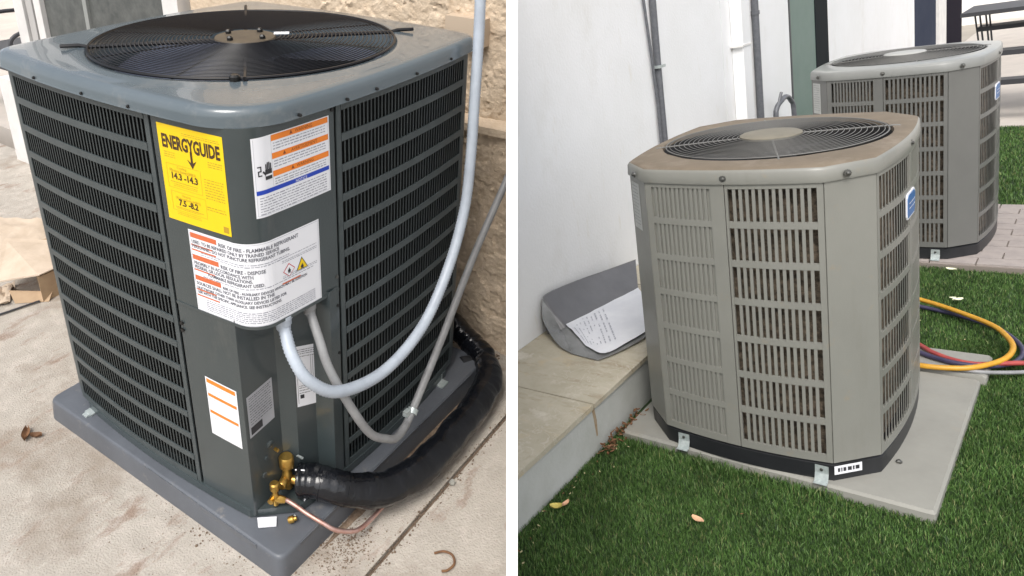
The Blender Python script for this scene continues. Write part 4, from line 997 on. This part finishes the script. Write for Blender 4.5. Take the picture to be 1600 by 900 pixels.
# label on the black base and metal straps
def onchamfer(u, v, off=0):
    p0, p1 = Vector((fx, -ay)), Vector((a_, -fy)); dr = (p1 - p0).normalized(); nx, ny = dr.y, -dr.x
    return (p0.x + dr.x * u + nx * off, p0.y + dr.y * u + ny * off, .062 - v)
lb = part('base_label', sheet(onchamfer, .10, .034, 2, .004), WHITE, T1, label='white printed label on the black base')
lb.data.transform(Matrix.Identity(4))
m = MB()
for u0, w in ((.012, .008), (.024, .004), (.032, .010), (.048, .014), (.066, .006), (.076, .014)): quad(m, onchamfer, u0, .009, u0 + w, .024, .005)
part('print', m, INK, lb)
def strap(x, label, yo=0):
    y = -ay - bb * (1 - (x / fx) ** 2) - .0035 + yo; t = thing('hold_down_strap', label, 'strap', (x, y, 0))
    w = .0215; prof = [(y - .001, .060), (y - .0025, .030), (y - .010, .012), (y - .014, .004), (y - .034, .003)]
    m = MB(); rows = [[(x - w, a, z), (x + w, a, z)] for a, z in prof]; back = [[(x - w, a + .0015, z - .0025), (x + w, a + .0015, z - .0025)] for a, z in prof]
    for i in range(len(prof) - 1):
        m.add(rows[i] + [rows[i + 1][1], rows[i + 1][0]] + back[i] + [back[i + 1][1], back[i + 1][0]], [(0, 1, 2, 3), (7, 6, 5, 4), (1, 5, 6, 2), (0, 3, 7, 4)])
    part('bent_plate', m, GALV, t, True, sharp=25)
    m = MB(); m.lathe((x, y - .003, .045), [(.006, 0), (.005, .004)], 8, (0, -1, 0)); part('screw', m, SCREW, t)
    return t
strap(.265, 'galvanised strap on the black base nearest the pad corner'); strap(-.225, 'galvanised strap on the black base half hidden by grass')
YARD[0] = T2.matrix_world.copy(); strap(.245, 'pale metal strap at the foot of the farther unit'); YARD[0] = YARD_R
m = MB(); m.lathe((.455, -.27, .0), [(.010, 0), (.010, .008), (.005, .012)], 6); solo('anchor_bolt', m, SCREW, (.455, -.27, 0), 'small bolt head on the concrete pad right of the base', 'bolt')
# dry leaves between ledge and pad
random.seed(11); m = MB()
for k in range(70):
    q = leaf(random.uniform(-.525, -.475), random.uniform(-.66, -.30), TZ + random.uniform(.01, .05), random.uniform(.015, .035), random.uniform(.006, .014), random.uniform(0, 6), .5); o = len(m.v); m.v += q.v; m.f += [tuple(i + o for i in f) for f in q.f]; m.m += q.m
solo('leaf_litter', m, DRYLEAF, (-.5, -.5, TZ), kind='stuff')
# plastic cover with paper
t = thing('plastic_bag', 'grey plastic document bag slumped against the white wall on the ledge', 'bag', (-.95, .1, ZL))
top = [(-1.098, -.085, .372), (-1.098, -.03, .388), (-1.085, .25, .36), (-1.06, .50, .33), (-1.02, .80, .30)]
fold = [(-1.00, -.10, .228), (-.975, -.06, .238), (-.955, .12, .232), (-.93, .34, .222), (-.90, .56, .215)]
bot = [(-.845, -.262, .194), (-.735, -.275, .194), (-.690, -.258, .196), (-.62, -.04, .20), (-.60, .20, .20)]
def bridge(mb, A_, B_, n=6, sag=0, z=0, xo=0):
    rows = []
    for i in range(n + 1):
        s = i / n; rows.append([tuple(Vector(a) * (1 - s) + Vector(b) * s + Vector((xo, 0, z - sag * sin(pi * s) + (.004 + .006 * sin(pi * s)) * noise.noise(Vector((j * .55, i * .8, 2)))))) for j, (a, b) in enumerate(zip(A_, B_))])
    mb.rings(rows, close=False)
def dens(P, n=5): return smooth_path(P, n)
m = MB(); bridge(m, dens(top), dens(fold), 6, .012); bridge(m, [tuple(v) for v in dens(top)], [tuple(v) for v in dens([(x - .08, y, .19) for x, y, z in fold])], 4, 0, 0, -.004); part('back_sheet', m, BAGM, t, True, sharp=60)
m = MB(); bridge(m, dens(fold), dens(bot), 8, -.006); part('front_sheet', m, BAGF, t, True, sharp=60)
m = MB(); rim = [(-1.098, -.085, .372), (-1.07, -.14, .30), (-1.02, -.17, .235), (-.93, -.23, .205), (-.845, -.265, .196)]
bridge(m, dens([fold[0]] * 5), dens(rim), 4, -.01); part('side_gusset', m, BAGF, t, True)
m = MB(); m.tube(dens(rim), .0035, 6); m.tube(dens(bot), .003, 6); m.tube(dens(top), .0022, 6); part('seam', m, BAGF, t, True)
pf = [(-.985, -.075, .247), (-.955, .12, .240), (-.93, .34, .230), (-.90, .56, .222)]; pb = [(-.80, -.215, .222), (-.69, -.235, .212), (-.635, -.04, .214), (-.61, .2, .214)]
pg = MB(); bridge(pg, dens(pf), dens(pb), 6, -.007, .002); paper = part('paper', pg, PAPER, t, True, label='white printed leaflet inside the bag')
def pmap(u, v, off=.0025):
    A_, B_ = dens(pf), dens(pb); k = min(len(A_) - 1.001, max(0, v * (len(A_) - 1))); i = int(k); f = k - i
    a = Vector(A_[i]) * (1 - f) + Vector(A_[i + 1]) * f; b = Vector(B_[i]) * (1 - f) + Vector(B_[i + 1]) * f; q = a * (1 - u) + b * u; return (q.x, q.y, q.z + .011 * sin(pi * u) * .7 + .004 + off)
m = MB(); random.seed(5)
for k in range(9):
    v0 = .04 + .055 * k
    u = .10
    while u < .86:
        w = random.uniform(.015, .06)
        if random.random() < .68: m.add([pmap(u, v0), pmap(u + w, v0), pmap(u + w, v0 + .016), pmap(u, v0 + .016)], [(0, 1, 2, 3)])
        u += w + .015
part('print', m, mat('pale_grey_print', (.40, .41, .46), rough=.6), paper)
# pipes on the wall
t = thing('wall_conduit', 'dark grey conduit clipped to the white wall behind the dusty lid', 'pipe', (XW, 1.5, .2))
part('tube', MB().tube([(XW + .024, 1.505, ZL), (XW + .024, 1.49, 1.35), (XW + .024, 1.50, 2.7)], .021, 12), CONDD, t, True)
part('tube', MB().tube([(XW + .020, 1.452, ZL), (XW + .020, 1.452, 1.1), (XW + .018, 1.425, 1.42), (XW + .016, 1.37, 1.9), (XW + .016, 1.34, 2.7)], .009, 8), CONDD, t, True)
m = MB(); m.box((XW + .0, 1.455, 1.335), (XW + .050, 1.545, 1.352)); part('clip', m, GALV, t)
t = thing('downpipe', 'square white downpipe on the wall between the two dark conduits', 'pipe', (XW, 2.9, .0))
part('tube', MB().box((XW + .003, 2.83, -.06), (XW + .085, 2.99, 2.69)), PLAST, t)
part('bracket', MB().box((XW + .002, 2.80, 1.30), (XW + .090, 3.02, 1.315)), WFRAME, t)
part('edge_strip', MB().box((XW + .003, 3.0, -.06), (XW + .035, 3.04, 2.69)), WFRAME, t)
t = thing('wall_conduit', 'single dark grey conduit on the wall just left of the green door', 'pipe', (XW, 3.36, .0))
part('tube', MB().tube([(XW + .03, 3.30, -.06), (XW + .03, 3.30, 2.69)], .026, 12), CONDD, t, True); part('coupling', MB().tube([(XW + .03, 3.30, 1.50), (XW + .03, 3.30, 1.53)], .032, 12), CONDD, t, True)
t = thing('arched_handle', 'grey arched pipe loop poking up behind the dusty lid by the wall', 'handle', (-1.0, 3.6, 0))
part('tube', MB().tube(smooth_path([(-1.02, 3.44, .0), (-1.02, 3.44, .60), (-1.02, 3.47, .72), (-1.0, 3.55, .775), (-1.0, 3.66, .785), (-.99, 3.74, .74), (-.98, 3.78, .62), (-.98, 3.78, .0)]), .020, 10), CONDD, t, True)
part('tube', MB().tube([(-1.02, 3.45, .68), (-1.0, 3.54, .84)], .012, 8), CONDD, t, True)
# green door and frames along the far wall
t = thing('green_door', 'flat grey green door in the white wall left of the farther unit', 'door', (XW, 4.66, 0))
part('leaf', MB().box((XW - .1, 4.275, -.06), (XW - .01, 5.07, 2.69)), GREENC, t)
part('jamb', MB().box((XW - .12, 4.237, -.06), (XW + .006, 4.272, 2.69)), DARKP, t)
part('reveal', MB().box((XW - .14, 5.072, -.06), (XW - .002, 5.498, 2.69)), mat('dark_grey_reveal', (.014, .018, .02), rough=.8, spec=.1), t)
t = thing('far_window', 'dark blue glazed opening in the wall above the farther unit', 'window', (XW, 10.9, 0))
part('pane', MB().box((XW - .1, 9.96, -.06), (XW - .01, 11.78, 2.69)), NAVY, t); part('frame', MB().box((XW - .1, 11.79, -.06), (XW + .03, 12.50, 2.69)), WFRAME, t)
t = thing('dark_column', 'near black column at the far end of the white wall', 'column', (XW, 13.3, 0))
part('shaft', MB().box((XW - .1, 12.52, -.06), (XW + .02, 14.3, 2.69)), mat('black_column', (.012, .010, .018), rough=.9, spec=.05), t)
m = MB(); m.box((-6, 19, -.1), (9, 19.3, 4)); solo('far_wall', m, PALEW, (0, 19, 0), 'bright cream wall closing the yard far behind the table', 'wall')
t = thing('patio_table', 'dark metal slatted picnic table standing far off at upper right', 'table', (.3, 7.2, 0))
part('tabletop', MB().box((-.20, 6.6, 1.03), (1.6, 7.6, 1.07)), BENCH, t)
part('bench_plank', MB().box((-.10, 6.95, .84), (1.6, 7.25, .885)), BENCH, t)
part('bench_plank', MB().box((.02, 6.7, .60), (1.6, 6.95, .65)), BENCH, t); part('bench_plank', MB().box((.06, 6.45, .34), (1.6, 6.65, .39)), BENCH, t)
for dx in (0, .04, .09, .12): part('leg', MB().tube([(-.13 + dx, 7.0, 1.04), (-.05 + dx * .8, 7.05, .3), (-.03 + dx * .6, 7.1, TZ)], .009, 6), BENCH, t, True)
# hoses
def hose(pts, r, mt, label):
    t = thing('hose', label, 'hose', pts[0]); part('tube', MB().tube(smooth_path(pts, 9), r, 10), mt, t, True); return t
hz = TZ + .045
hose([(.10, 1.40, .01), (.301, 1.296, .01), (.456, 1.166, .02), (.592, 1.023, .03), (.655, .90, .035), (.684, .80, .035), (.680, .70, .035), (.645, .625, .03), (.574, .545, .028), (.50, .515, .025), (.40, .505, .022), (.28, .53, .02)], .0115, YHOSE, 'yellow charging hose looping out over the grass behind the nearer unit')
hose([(.28, .80, .018), (.36, .73, .018), (.42, .665, .018), (.50, .615, .018), (.58, .60, .02), (.66, .64, .02), (.74, .70, .01), (.84, .77, -.01), (1.0, .85, -.02), (1.2, .86, -.02), (1.4, .80, -.02)], .0105, RHOSE, 'red charging hose crossing the concrete slab under the yellow one')
hose([(.28, .70, .018), (.36, .655, .018), (.44, .61, .018), (.52, .585, .018), (.60, .595, .016), (.655, .64, .01), (.70, .72, .0), (.715, .85, -.01), (.68, .98, -.015), (.60, 1.10, -.015), (.46, 1.20, -.015), (.30, 1.27, -.015), (.1, 1.33, -.02)], .0105, BHOSE, 'dark blue charging hose running beneath the yellow loop')
hose([(.30, .565, .018), (.42, .545, .015), (.52, .535, .015), (.60, .55, .01), (.68, .60, .0), (.78, .67, -.01), (.95, .74, -.02), (1.15, .78, -.02), (1.35, .70, -.02)], .0085, CONDG, 'thin grey hose lowest of the bundle by the slab')
# leaves on the grass
m = leaf(-.475, -1.081, TZ + .03, .045, .032, .6, .4, .5); solo('yellow_leaf', m, YLEAF, (-.475, -1.081, TZ + .02), 'crumpled yellow leaf on the grass at the foot of the riser', 'leaf', True)
m = leaf(-.455, -1.045, TZ + .03, .04, .018, 1.4, .5, .5); solo('brown_leaf', m, TLEAF, (-.455, -1.045, TZ + .02), 'small brown leaf touching the crumpled yellow one', 'leaf', True)
m = leaf(-.021, -.898, TZ + .032, .048, .027, -.3, .15, .3); solo('tan_leaf', m, TLEAF, (-.021, -.898, TZ + .02), 'smooth tan leaf alone on the dark grass in front', 'leaf', True)
for x, y, L, lab in ((.332, 1.868, .05, 'pale petal on the grass nearest the farther unit strap'), (.420, 1.408, .05, 'pale petal on the grass above the yellow hose'), (.395, 1.43, .03, 'smaller pale petal beside the one above the hose')):
    solo('petal', leaf(x, y, TZ + .03, L, L * .6, x * 9, .3), PLEAF, (x, y, TZ + .02), lab, 'petal', True)
random.seed(21); m = MB()
for k in range(60):
    x, y = random.uniform(-.5, .95), random.uniform(-1.35, 1.8)
    if k < 45: x, y = XL + .012 + abs(random.gauss(0, .05)), random.uniform(-1.4, -.45)
    if -.52 < x < .63 and -.56 < y < .78: continue
    L_ = random.uniform(.006, .016); q = leaf(x, y, TZ + random.uniform(.018, .026), L_, L_ * random.uniform(.25, .6), random.uniform(0, 6), .4, .5)
    o = len(m.v); m.v += q.v; m.f += [tuple(i + o for i in f) for f in q.f]; m.m += [k % 2] * len(q.m)
solo('plant_crumbs', m, [mat('straw_bits', (.42, .38, .22), rough=.8), DRYLEAF], (0, 0, TZ), kind='stuff')

# ================================================================== border strip between the yards
YARD[0] = V_R.inverted()
# added panel standing in for a white border strip; both yards share its plane
d0, d1, hw = 1.22, 7.0, .0092
dirv = Vector((200 / 1150, 0, 1)); nn = NC
m = MB()
def pv(d, y, s): q = dirv * d; q.y = y; return tuple(V_R.inverted() @ (q + nn * hw * s))
v = [pv(d, y, s) for s in (-1, 1) for d, y in ((d0, -.75), (d0, 1.25), (d1, 3.2), (d1, -.75))]
m.add(v, [(0, 1, 2, 3), (7, 6, 5, 4), (0, 4, 5, 1), (1, 5, 6, 2), (2, 6, 7, 3), (3, 7, 4, 0)])
YARD[0] = YARD_R
solo('border_strip', m, PANELW, v[1], 'added white border strip between the concrete yard and the grass yard', 'partition')
